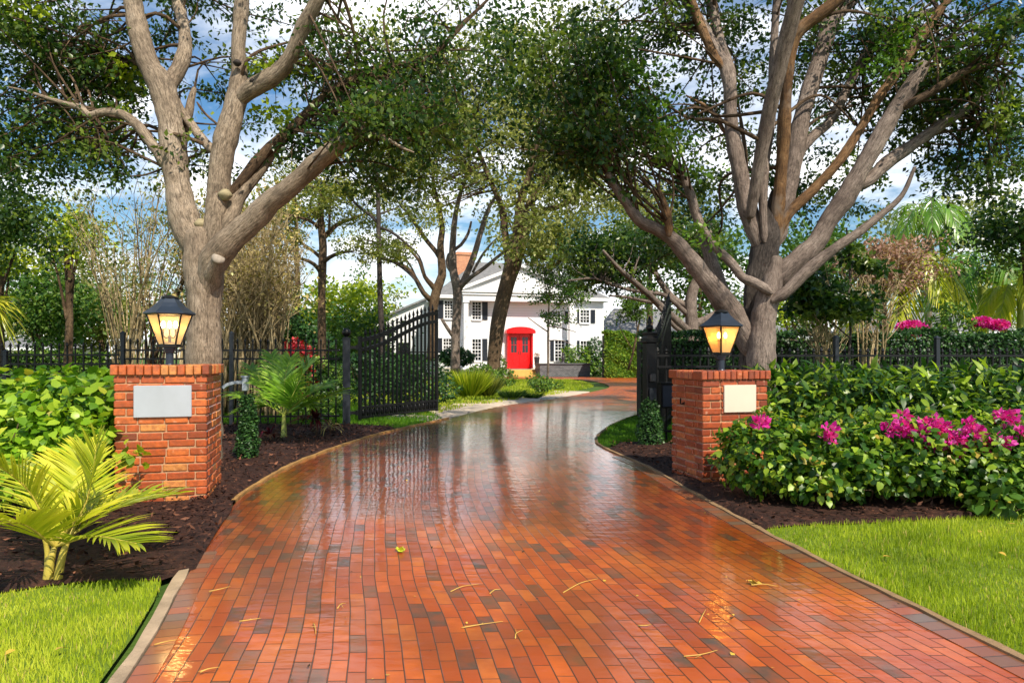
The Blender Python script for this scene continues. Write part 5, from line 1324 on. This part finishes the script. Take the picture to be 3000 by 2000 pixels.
# conical and round clipped plants
def GP(px, py): return G(px, py)
q = GP(725,1350)
shrub('topiary', 'narrow twisted dark green topiary on the mulch beside the orange pillar', [((q[0],q[1],.22),(.14,.14,.24),2300), ((q[0]+.02,q[1],.50),(.10,.10,.20),1500), ((q[0]-.01,q[1],.72),(.09,.09,.15),1100)], 'leaf_hedge', .034, .42, 'topiary', lumps=.02, stems_=False)
shrub('climber', 'dark small leaved climber wrapped round the foot of the thick gate post', [((HR[0],HR[1]-.02,.25),(.19,.19,.34),3400), ((HR[0]-.02,HR[1]-.08,.54),(.14,.14,.22),1500)], 'leaf_hedge', .034, .42, 'climber', lumps=.02, stems_=False)
q = P(1338,1050,41)
shrub('topiary', 'round clipped bush on a short stem before the house corner', [((q[0],41,1.35),(1.0,.9,.50),2600)], 'leaf_hedge', .14, .4, 'topiary')
shrub('garden_shrub', 'deep green shrub seen through the bars of the open gate leaf', [((-2.6,18.5,.75),(.9,.8,.65),1800), ((-3.9,19,.8),(1,.8,.7),1600), ((-2.3,20.5,.45),(.7,.6,.42),900)], 'leaf_hedge', .09, .38, 'shrub')
shrub('garden_shrub', 'mixed green shrubs behind the picket fence and green palm', [((-5.2,17.5,.7),(1.1,.8,.65),1500), ((-6.8,17.2,.6),(1.2,.8,.55),1500), ((-4.5,15.4,.32),(.7,.5,.3),700)], 'leaf_mid', .09, .38, 'shrub')
shrub('garden_shrub', 'low dark shrub at the foot of the leaning island tree', [((P(1410,1045,30)[0],30,.5),(.9,.8,.5),1500), ((P(1480,1045,32)[0],32,.4),(.5,.5,.4),700)], 'leaf_mid', .10, .35, 'shrub')
shrub('garden_shrub', 'small bushy shrubs on the island right of the leaning tree', [((P(1585,1045,26)[0],26,.35),(.38,.38,.24),600), ((P(1572,1045,30)[0],30,.35),(.4,.4,.3),500), ((P(1620,1045,29)[0],29,.2),(.45,.4,.2),400)], 'leaf_mid', .09, .35, 'shrub')
shrub('red_shrub', 'crimson leaved shrub glowing behind the picket fence', [((P(868,1045,18)[0],18,1.42),(.42,.4,.40),900), ((P(838,1045,18)[0],18.2,1.25),(.3,.3,.3),400), ((P(880,1045,18)[0],18,.75),(.35,.35,.6),500)], 'leaf_red', .09, .38, 'shrub')
shrub('yellow_shrub', 'small yellow green shrub left of the crimson shrub', [((P(785,1000,18)[0],18,1.35),(.33,.3,.35),500),((P(785,1000,18)[0],18,.7),(.4,.3,.6),500)], 'leaf_lime', .08, .35, 'shrub')
def gold_grass(label, c, h, r, n, mat):
    n = int(n*2.2); t = thing('ornamental_grass', label, 'grass clump', c); a = rng.random(n)*6.283; rr = r*rng.random(n)**.5
    B0 = np.column_stack([c[0]+.3*rr*np.cos(a), c[1]+.3*rr*np.sin(a), np.zeros(n)])
    A = np.column_stack([np.cos(a)*rr, np.sin(a)*rr, h*(.6+.5*rng.random(n))]); L = np.linalg.norm(A,axis=1); A /= L[:,None]
    leaves('blades', B0, A, L, M[mat], t, .018, .01)
gold_grass('tall golden ornamental grass before the leaning island tree', tuple(G(1375,1165)), .95, .75, 420, 'leaf_lime')
gold_grass('yellow ornamental grass clump at the edge of the pale sand', tuple(G(1425,1162)), .75, .6, 300, 'leaf_pine')
gold_grass('green grass clump on the sandy edge right of the golden grass', tuple(G(1500,1170)), .34, .5, 260, 'leaf_mid')
gold_grass('low green grass tuft near the tip of the island', tuple(G(1560,1168)), .24, .4, 200, 'leaf_mid')
# hedges: clipped boxes of leaves
def hedge(label, a, b, depth, h, mat, n, size=.07, z0=.05):
    a = np.array(a); b = np.array(b); L = np.linalg.norm(b-a); u = (b-a)/L; v = np.array([-u[1],u[0]])
    t = thing('hedge', label, 'hedge', (*(a+b)/2,0)); s = rng.random(n)*L; fz = rng.random(n)
    side = rng.random(n) < .55
    y = np.where(side, -depth/2+.12*rng.random(n), (rng.random(n)-.5)*depth); z = np.where(side, z0+fz*(h-z0), h-.10*rng.random(n))
    wv = (.05*np.sin(s*2.3)+.04*np.sin(s*5.1+1))*max(1,h/1.6); z = z + wv*(z/h); y = y + np.where(side, -.07*max(1,h/1.6)*np.sin(s*1.9+z*2.1)*np.sin(z*2.7+s*.7), 0)
    p = np.column_stack([a[0]+u[0]*s+v[0]*y, a[1]+u[1]*s+v[1]*y, z])
    nn = np.where(side[:,None], np.array([-v[0],-v[1],.2]), np.array([0,0,1.]))
    A = nn*.5+unit(n)*.9; A /= np.linalg.norm(A,axis=1)[:,None]
    leaves('foliage', p, A, size*(.7+.6*rng.random(n)), M[mat], t, .38, .08, None, nn+unit(n)*.5)
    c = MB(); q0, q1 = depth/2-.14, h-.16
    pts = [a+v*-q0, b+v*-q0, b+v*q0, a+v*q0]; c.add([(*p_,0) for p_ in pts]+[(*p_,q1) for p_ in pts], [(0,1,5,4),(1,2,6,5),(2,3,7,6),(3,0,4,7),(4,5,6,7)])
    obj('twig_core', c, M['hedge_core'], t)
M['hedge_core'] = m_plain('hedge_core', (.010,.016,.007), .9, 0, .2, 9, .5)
hedge('long clipped dark hedge behind the iron fence and pale stems', (2.9,15.6), (12.5,15.2), 1.0, 1.92, 'leaf_hedge', 26000)
hedge('bright clipped hedge beside the white house and bungalow', (P(1768,1045,46)[0],46), (P(1862,1045,46)[0],46), 1.6, 3.0, 'leaf_bright', 11000, .14)
hedge('dark clipped hedge behind the twisted tree', (P(1930,1045,26)[0],26), (P(2260,1045,26)[0],26), 1.2, 2.0, 'leaf_hedge', 9000, .10)
hedge('low clipped hedge across the garden behind the open gate leaf', (P(600,1045,24)[0],24), (P(1240,1045,26)[0],26), 1.0, 1.45, 'leaf_hedge', 16000, .10)
hedge('pale green hedge behind the fence beyond the lime bush', (P(-150,1045,22)[0],22), (P(330,1045,22)[0],22), 1.0, 1.5, 'leaf_mid', 9000, .10)
for (x, y, d, r, lab) in ((1755,474,16.2,.31,'mound of hot pink flowers on the hedge below the feather palm'), (2130,440,16.4,.20,'small violet pink flower mound on the hedge before the lime palm'), (2215,455,16.4,.20,'small pink flower mound at the far end of the hedge')):
    px, py = Z3(x, y); c = P(px, py, d); t = thing('flower_mound', lab, 'flowers', (c[0],d,0)); n = int(900*(r/.3)); p, u = shell(c, (r*1.1,r*.8,r*.55), n, .5)
    A = u*.8+unit(n)*.6; A /= np.linalg.norm(A,axis=1)[:,None]; leaves('blossom', p, A, .06, M['petal'], t, .42, .1)
    mb = MB(); [mb.tube(catmull([(c[0]+random.uniform(-.1,.1),d,0),(c[0],d,c[2]*.5),tuple(c+unit(1)[0]*r*.5)],.3), np.full(len(catmull([(c[0],d,0),(c[0],d,c[2]*.5),tuple(c)],.3))+0,.012)[:1].repeat(len(catmull([(c[0]+0,d,0),(c[0],d,c[2]*.5),tuple(c)],.3))) , 4) for _ in range(0)]
shrub('garden_shrub', 'round green shrub rising above the hedge between the pink flower mounds', [((P(2790,945,16.5)[0],16.5,2.2),(.5,.4,.45),900),((P(2790,945,16.5)[0],16.5,1.2),(.4,.4,.8),300)], 'leaf_mid', .09, .35, 'shrub')
for px, w, mat, lab in ((zx(1795),.45,'leaf_mid','tall shrub against the house between the lower windows'),(zx(1880),.8,'leaf_bright','bright shrub under the far lower window of the house'),(zx(1960),.7,'leaf_mid','rounded shrub at the right corner of the house'),(zx(1985),.6,'leaf_hedge','dark climbing shrub covering the last lower window')):
    c = hP(px, -1.2); hz = 1.3 if 'dark' not in lab else 1.9; shrub('house_shrub', lab, [((c[0],c[1],hz),(w,.6,.9),700),((c[0]+.2,c[1]-.2,.55),(w,.6,.5),500)], mat, .16, .38)
shrub('house_shrub', 'low shrubs along the porch left of the red door', [((*hP(zx(1340),-2.2)[:2],.8),(.3,.3,.6),400),((*hP(zx(1220),-2.2)[:2],.5),(.9,.4,.4),700)], 'leaf_mid', .14, .38)

# ------------------------------------------------------------------ palms
def frond(c, nleaf, L, mat_t, droop=.25, V_ang=.32, wid=.03, stiff=.0):
    """one pinnate frond along the curve c; returns leaflet arrays"""
    cc = catmull(c, np.linalg.norm(np.diff(np.asarray(c),axis=0),axis=1).sum()/nleaf); n = len(cc)
    T = np.gradient(cc,axis=0); T /= np.linalg.norm(T,axis=1)[:,None]
    side = np.cross(T, np.array([0,0,1.])); side /= np.linalg.norm(side,axis=1)[:,None]+1e-6; up = np.cross(side, T)
    Cs, As, Ls, Us = [], [], [], []
    for i in range(int(n*.16), n):
        f = i/(n-1); l = L*(.45+.55*math.sin(math.pi*min(1,.12+f*.86)))*(.9+.2*random.random())
        for s_ in (-1,1):
            a = T[i]*(.55+.5*f)+side[i]*s_*(1.0-.35*f)+up[i]*V_ang*(1-.4*f)+unit(1)[0]*.07; a /= np.linalg.norm(a)
            Cs.append(cc[i]); As.append(a); Ls.append(l); Us.append(up[i]+.4*unit(1)[0])
    return cc, np.array(Cs), np.array(As), np.array(Ls), np.array(Us)
def leaflets(C, A, L, U, w, droop, tint):
    n = len(C); Bv = np.cross(A,U); Bv /= np.linalg.norm(Bv,axis=1)[:,None]+1e-9; L = L[:,None]
    d = np.array([0,0,-1.]); V = np.zeros((n,7,3))
    m1 = C+A*L*.35+d*L*droop*.12; m2 = C+A*L*.7+d*L*droop*.5; tip = C+A*L*.97+d*L*droop*1.15
    V[:,0] = C-Bv*w*.35; V[:,1] = C+Bv*w*.35; V[:,2] = m1+Bv*w*.5; V[:,3] = m1-Bv*w*.5; V[:,4] = m2+Bv*w*.36; V[:,5] = m2-Bv*w*.36; V[:,6] = tip
    b = (np.arange(n)*7)[:,None]; I = (b+np.array([0,1,2,0,2,3,3,2,4,3,4,5,5,4,6])).ravel()
    return V.reshape(-1,3), I, np.clip(tint[:,None]*.8+np.array([-.15,-.15,0,0,.18,.18,.3]),0,.95).ravel()
def palm(name, label, base, fronds, L, mat, stem_mat, w=.02, droop=.3, trunk=None, nleaf=26, rw=.012, cat='palm'):
    t = thing(name, label, cat, (base[0],base[1],0)); 
    for c in fronds:
        cc, C, A, Ls, U = frond(c, nleaf, L, None); tn = np.clip(.5*random.random()+.5*rng.random(len(C)),0,1)
        V, I, T = leaflets(C, A, Ls, U, w, droop, tn); fo = npmesh('frond', V, 3, I, M[mat], t, T)
        mb = MB(); mb.tube(cc, np.linspace(rw, rw*.2, len(cc)), 6, seed=1); obj('rachis', mb, stem_mat, fo, smooth=True)
    if trunk:
        mb = MB()
        for c, r0, r1 in trunk: k = catmull(c, .08); mb.tube(k, np.linspace(r0,r1,len(k)), 12, True, .03, seed=3)
        obj('trunk', mb, stem_mat, t, smooth=True)
    return t
M['palm_stem'] = m_plain('palm_stem', (.45,.36,.06), .5, 0, .2, 14, .3)
M['palm_stem_green'] = m_plain('palm_stem_green', (.30,.34,.06), .5, 0, .2, 14, .3)
b0 = G(140,1712); cr = P(160,1600,4.2)
def arc(b, m, e): return [b, np.array(m), np.array(e)]
fr = []
for (m, e) in ((((250,1470),4.25),((285,1285),4.3)), (((190,1480),4.5),((180,1330),4.8)), (((90,1440),4.1),((-30,1330),3.9)), (((60,1530),3.9),((-60,1545),3.7)),
               (((250,1500),4.4),((400,1440),4.9)), (((330,1490),4.4),((500,1440),4.6)), (((270,1570),4.1),((400,1590),4.0)), (((120,1440),4.6),((60,1350),5.0)), (((235,1450),4.6),((240,1300),4.9))):
    (mx,my),md = m; (ex,ey),ed = e; my = 1600-(1600-my)*.97; ey = 1600-(1600-ey)*.95; fr.append([cr, P(mx,my,md), P(ex,ey,ed)])
palm('areca_palm', 'young yellow green palm on the mulch before the orange pillar', b0, fr, .40, 'palm_lime', M['palm_stem'], .020, .12,
     [([b0-np.array([0,0,.03]), b0+(cr-b0)*.5+np.array([-.01,0,0]), cr], .035, .016), ([b0+np.array([.05,0,-.03]), P(185,1620,4.2), P(215,1540,4.25)], .028, .012), ([b0+np.array([-.03,.03,-.03]), P(140,1620,4.25), P(120,1540,4.2)], .024, .010)], 36, .010)
b1 = G(832,1287); cr = P(832,1215,11.7)
fr = []
for m, e in (((820,1120),(795,1040)),((835,1110),(850,1050)),((790,1150),(735,1075)),((770,1180),(690,1150)),((870,1130),(905,1060)),((890,1165),(960,1120)),((900,1185),(1005,1140)),((790,1190),(720,1200)),((870,1190),(930,1190))):
    fr.append([cr, P(*m,11.7+random.uniform(-.3,.3)), P(*e,11.7+random.uniform(-.5,.5))])
palm('green_palm', 'young green feather palm on the mulch before the picket fence', b1, fr, .58, 'palm_bright', M['palm_stem_green'], .034, .25,
     [([b1-np.array([0,0,.03]), (b1+cr)/2, cr], .06, .03)], 30, .014)
# red cordyline
def strap(label, c, n, L, mat, name='cordyline', rad=.35, droop=.5, w=.05, z=.25):
    t = thing(name, label, 'plant', (c[0],c[1],0)); u = unit(n); u[:,2] = np.abs(u[:,2])*.9+.25; u /= np.linalg.norm(u,axis=1)[:,None]
    C = np.array([c[0],c[1],z])+u*.05; V,I,T = leaflets(C,u,L*(.7+.5*rng.random(n)),unit(n)*.3+np.array([0,0,1]),w,droop,rng.random(n)); npmesh('leaf_rosette',V,3,I,M[mat],t,T)
    mb = MB(); mb.tube(catmull([(c[0],c[1],-.02),(c[0]+.02,c[1],z*.5),(c[0],c[1],z+.03)],.06), np.full(len(catmull([(c[0],c[1],-.02),(c[0]+.02,c[1],z*.5),(c[0],c[1],z+.03)],.06)),.022), 8); obj('stem', mb, M['bark_brown'], t, smooth=True)
strap('wine red cordyline beside the green feather palm', G(925,1282), 34, .5, 'leaf_wine', z=.3)
strap('dark red strap leaved plant under the green feather palm', G(790,1300), 18, .35, 'leaf_wine', z=.12, droop=.7)
strap('grey brown spiky plant between red cordyline and gate post', G(965,1275), 22, .35, 'leaf_straw', z=.12, droop=.7, w=.03)
# fan palm at the left edge
c = P(0,900,14); t = thing('fan_palm', 'yellow fan palm hanging in at the left edge above the fence', 'palm', (c[0]-.3,14,0))
n = 150; a = rng.random(n)*6.283; C = np.tile(c+np.array([-.25,0,.1]),(n,1)); A = np.column_stack([np.cos(a), .6*np.sin(a)-.2, rng.uniform(-.9,.6,n)]); A /= np.linalg.norm(A,axis=1)[:,None]
V,I,T = leaflets(C,A,.75*(.7+.5*rng.random(n)),unit(n),.035,.5,rng.random(n)); npmesh('fan_leaves',V,3,I,M['palm_lime'],t,T)
mb = MB(); mb.tube(catmull([(c[0]-.3,14,0),(c[0]-.28,14,1),(c[0]-.25,14,c[2]+.1)],.2), np.full(len(catmull([(c[0]-.3,14,0),(c[0]-.28,14,1),(c[0]-.25,14,c[2]+.1)],.2)),.11), 10, True, .06); obj('trunk', mb, M['bark_straw'], t, smooth=True)
def tall_palm(label, px, py, d, R, nf, mat, stem, r0, dr, w=.05):
    cr = P(px,py,d); b = np.array([cr[0],d,0]); fr = []
    for i in range(nf):
        a = 6.283*i/nf+random.uniform(-.2,.2); up = random.uniform(.25,.75)
        m = cr+np.array([math.cos(a)*R*.55, math.sin(a)*R*.5, R*up]); e = cr+np.array([math.cos(a)*R, math.sin(a)*R*.9, R*(up-.7)*dr])
        fr.append([cr, m, e])
    palm('feather_palm', label, b, fr, R*.42, mat, stem, w, .8, [([b-np.array([0,0,.1]), (b+cr)/2, cr+np.array([0,0,.1])], r0, r0*.8)], 26, .02)
tall_palm('feather palm with a brown trunk and drooping yellow fronds behind the hedge', 2645, 870, 19, 1.75, 12, 'palm_lime', M['bark_orange'], .13, 1.5)
tall_palm('thick green stemmed palm with lime fronds behind the hedge', 2880, 850, 20, 1.6, 11, 'palm_green', M['palm_stem_green'], .17, 1.4)
tall_palm('small lime palm at the far end of the hedge', 2990, 880, 18.5, 1.2, 10, 'palm_lime', M['palm_stem_green'], .10, 1.4)
tall_palm('tall green palm whose fronds show against the blue sky', 2720, 668, 26, 1.6, 12, 'palm_green', M['bark_grey'], .14, 1.3)

# ------------------------------------------------------------------ small litter on the wet bricks
def at(zx_, zy_, ox): return G(ox+zx_/1.568, 1200+zy_/1.568)
tw_specs = [(235,865,395,800,1500),(860,1005,890,945,1500),(790,1165,945,1135,1500),(1100,830,1220,835,1500),(2120,1030,2310,1000,0),(2070,860,2200,825,0),(960,860,1060,835,0),(710,1110,820,1085,0),(920,1240,1010,1215,0),(1550,940,1590,915,0),(1440,1010,1450,1060,0),(2250,870,2300,850,0),(15,1080,50,1040,1500),(1100,1000,1200,985,0),(580,1020,640,1015,1500)]
for (xa,ya,xb,yb,ox) in tw_specs:
    a, b = at(xa,ya,ox), at(xb,yb,ox); a[2] = b[2] = .034; m_ = (a+b)/2+np.array([random.uniform(-.015,.015),random.uniform(-.03,.03),.006])
    cc = catmull([a,m_,b],.02); mb = MB(); mb.tube(cc, np.linspace(.0035,.0012,len(cc)), 5)
    if random.random() < .6:
        e = m_+np.array([random.uniform(-.05,.05),random.uniform(-.06,.06),.0]); c2 = catmull([m_,(m_+e)/2,e],.02); mb.tube(c2, np.linspace(.002,.001,len(c2)), 4)
    o = obj('fallen_twig', mb, M['straw_needle'], smooth=True); tag(o, 'thin yellow twig lying on the wet brick driveway', 'twig', 'yellow twigs fallen on the driveway')
def litter(name, label, cat, p, r, n, mat, grp=None):
    c = np.array([p[0],p[1],.036]); A = unit(n); A[:,2] = np.abs(A[:,2])*.35; A /= np.linalg.norm(A,axis=1)[:,None]
    V,I,T = leaf_arrays(np.tile(c,(n,1)), A, r*(.6+.6*rng.random(n)), .42, .1, None, np.array([0,0,1.])+unit(n)*.3); tag(npmesh(name,V,3,I,mat,None,T), label, cat, grp)
litter('fallen_blossom', 'crumpled lime yellow blossom lying in the middle of the driveway', 'blossom', at(1840,668,0), .045, 12, M['lime_leaf'])
litter('fallen_leaf', 'brown yellow curled leaf lying below the bright reflection on the driveway', 'leaf', at(1130,825,1500), .06, 3, M['dead_leaf'])
for i in range(70):
    d = 2.9+random.random()**1.5*7; k_ = random.random(); ii = np.abs(DL[:,1]-d).argmin(); p = DL[ii]*(1-k_)+DR[ii]*k_
    litter('fallen_leaf', 'tiny pale leaf scrap scattered on the wet brick driveway', 'leaf', (p[0],d), .012+.014*random.random(), 1, M['dead_leaf'] if i%3 else M['bark_brown'], 'leaf scraps on the driveway')

for i in range(26):
    q = scatter(vis_r if i % 3 else vis_l, 1)[0]
    o = leaves7('fallen_leaf', np.array([[q[0],q[1],.055]]), np.array([[math.cos(i*2.4),math.sin(i*2.4),.1]]), .05+.03*random.random(), M['dead_leaf'] if i % 2 else M['straw_needle'], None, .3, .1, None, np.array([[.2*math.sin(i),.1,1.]]))
    tag(o, 'small dry leaf lying on the short grass of a front lawn', 'leaf', 'dry leaves on the front lawns')
# ------------------------------------------------------------------ sky, sun, camera
SUN_EL, SUN_AZ = math.radians(47), math.radians(148)       # azimuth clockwise from +Y
Sd = Vector((math.sin(SUN_AZ)*math.cos(SUN_EL), math.cos(SUN_AZ)*math.cos(SUN_EL), math.sin(SUN_EL)))
w = bpy.data.worlds.new('World'); SC.world = w; w.use_nodes = True; nt = w.node_tree; nt.nodes.clear()
def wn(t, **k):
    n = nt.nodes.new('ShaderNode'+t)
    for a, b in k.items(): setattr(n, a, b)
    return n
sky = wn('TexSky', sky_type='NISHITA', sun_disc=False, sun_elevation=SUN_EL, sun_rotation=SUN_AZ, air_density=1.2, dust_density=.4, ozone_density=2.5)
tc = wn('TexCoord'); sep = wn('SeparateXYZ'); nt.links.new(tc.outputs['Generated'], sep.inputs[0])
zc = wn('Math', operation='ADD'); zc.inputs[1].default_value = .22; nt.links.new(sep.outputs[2], zc.inputs[0])
zm = wn('Math', operation='MAXIMUM'); zm.inputs[1].default_value = .08; nt.links.new(zc.outputs[0], zm.inputs[0])
dv = wn('VectorMath', operation='DIVIDE'); cb = wn('CombineXYZ'); nt.links.new(zm.outputs[0], cb.inputs[0]); nt.links.new(zm.outputs[0], cb.inputs[1]); cb.inputs[2].default_value = 1
nt.links.new(tc.outputs['Generated'], dv.inputs[0]); nt.links.new(cb.outputs[0], dv.inputs[1])
nz = wn('TexNoise'); nz.inputs['Scale'].default_value = 1.5; nz.inputs['Detail'].default_value = 8; nz.inputs['Roughness'].default_value = .58; nz.inputs['Distortion'].default_value = .3
mp = wn('Mapping'); mp.inputs['Location'].default_value = (3.3, 1.2, .4); nt.links.new(dv.outputs[0], mp.inputs[0]); nt.links.new(mp.outputs[0], nz.inputs[0])
rp = wn('ValToRGB'); rp.color_ramp.elements[0].position = .44; rp.color_ramp.elements[1].position = .60; ma = wn('Math', operation='MULTIPLY_ADD'); ma.inputs[1].default_value = -.22; ma.inputs[2].default_value = .072; nt.links.new(sep.outputs[2], ma.inputs[0])
ad = wn('Math', operation='ADD'); nt.links.new(nz.outputs['Fac'], ad.inputs[0]); nt.links.new(ma.outputs[0], ad.inputs[1]); nt.links.new(ad.outputs[0], rp.inputs[0])
nz2 = wn('TexNoise'); nz2.inputs['Scale'].default_value = 3; nz2.inputs['Detail'].default_value = 6; nt.links.new(mp.outputs[0], nz2.inputs[0])
cc_ = wn('ValToRGB'); cc_.color_ramp.elements[0].color = (6.0,6.6,7.6,1); cc_.color_ramp.elements[1].color = (12.5,12.5,12.6,1); cc_.color_ramp.elements[0].position = .35; cc_.color_ramp.elements[1].position = .55; nt.links.new(nz2.outputs['Fac'], cc_.inputs[0])
hs = wn('HueSaturation'); hs.inputs['Saturation'].default_value = 1.28; hs.inputs['Value'].default_value = .95; nt.links.new(sky.outputs[0], hs.inputs['Color'])
mx = wn('Mix', data_type='RGBA'); nt.links.new(rp.outputs[0], mx.inputs[0]); nt.links.new(hs.outputs[0], mx.inputs[6]); nt.links.new(cc_.outputs[0], mx.inputs[7])
bgn = wn('Background'); bgn.inputs[1].default_value = .105; nt.links.new(mx.outputs[2], bgn.inputs[0])
ow = wn('OutputWorld'); nt.links.new(bgn.outputs[0], ow.inputs[0])
sl = bpy.data.lights.new('sun', 'SUN'); sl.energy = 5.0; sl.angle = math.radians(.55); sl.color = (1, .90, .75)
so = bpy.data.objects.new('sun', sl); COL.objects.link(so); so.rotation_euler = Sd.to_track_quat('Z', 'Y').to_euler(); so.location = (10,-20,30)
cam = bpy.data.cameras.new('camera'); cam.sensor_width = 36; cam.lens = F/3000*36; cam.shift_y = (CY-1000)/3000
cam.clip_end = 2000; cam.clip_start = .05
co = bpy.data.objects.new('camera', cam); COL.objects.link(co); co.location = (0,0,H0); co.rotation_euler = (math.pi/2,0,0)
SC.camera = co
vs = SC.view_settings; vs.view_transform = 'Standard'; vs.look = 'None'; vs.gamma = 1; vs.exposure = .42
SC.render.engine = 'CYCLES'; cy = SC.cycles
cy.use_denoising = True; cy.max_bounces = 8; cy.transparent_max_bounces = 12; cy.sample_clamp_indirect = 6; cy.sample_clamp_direct = 30
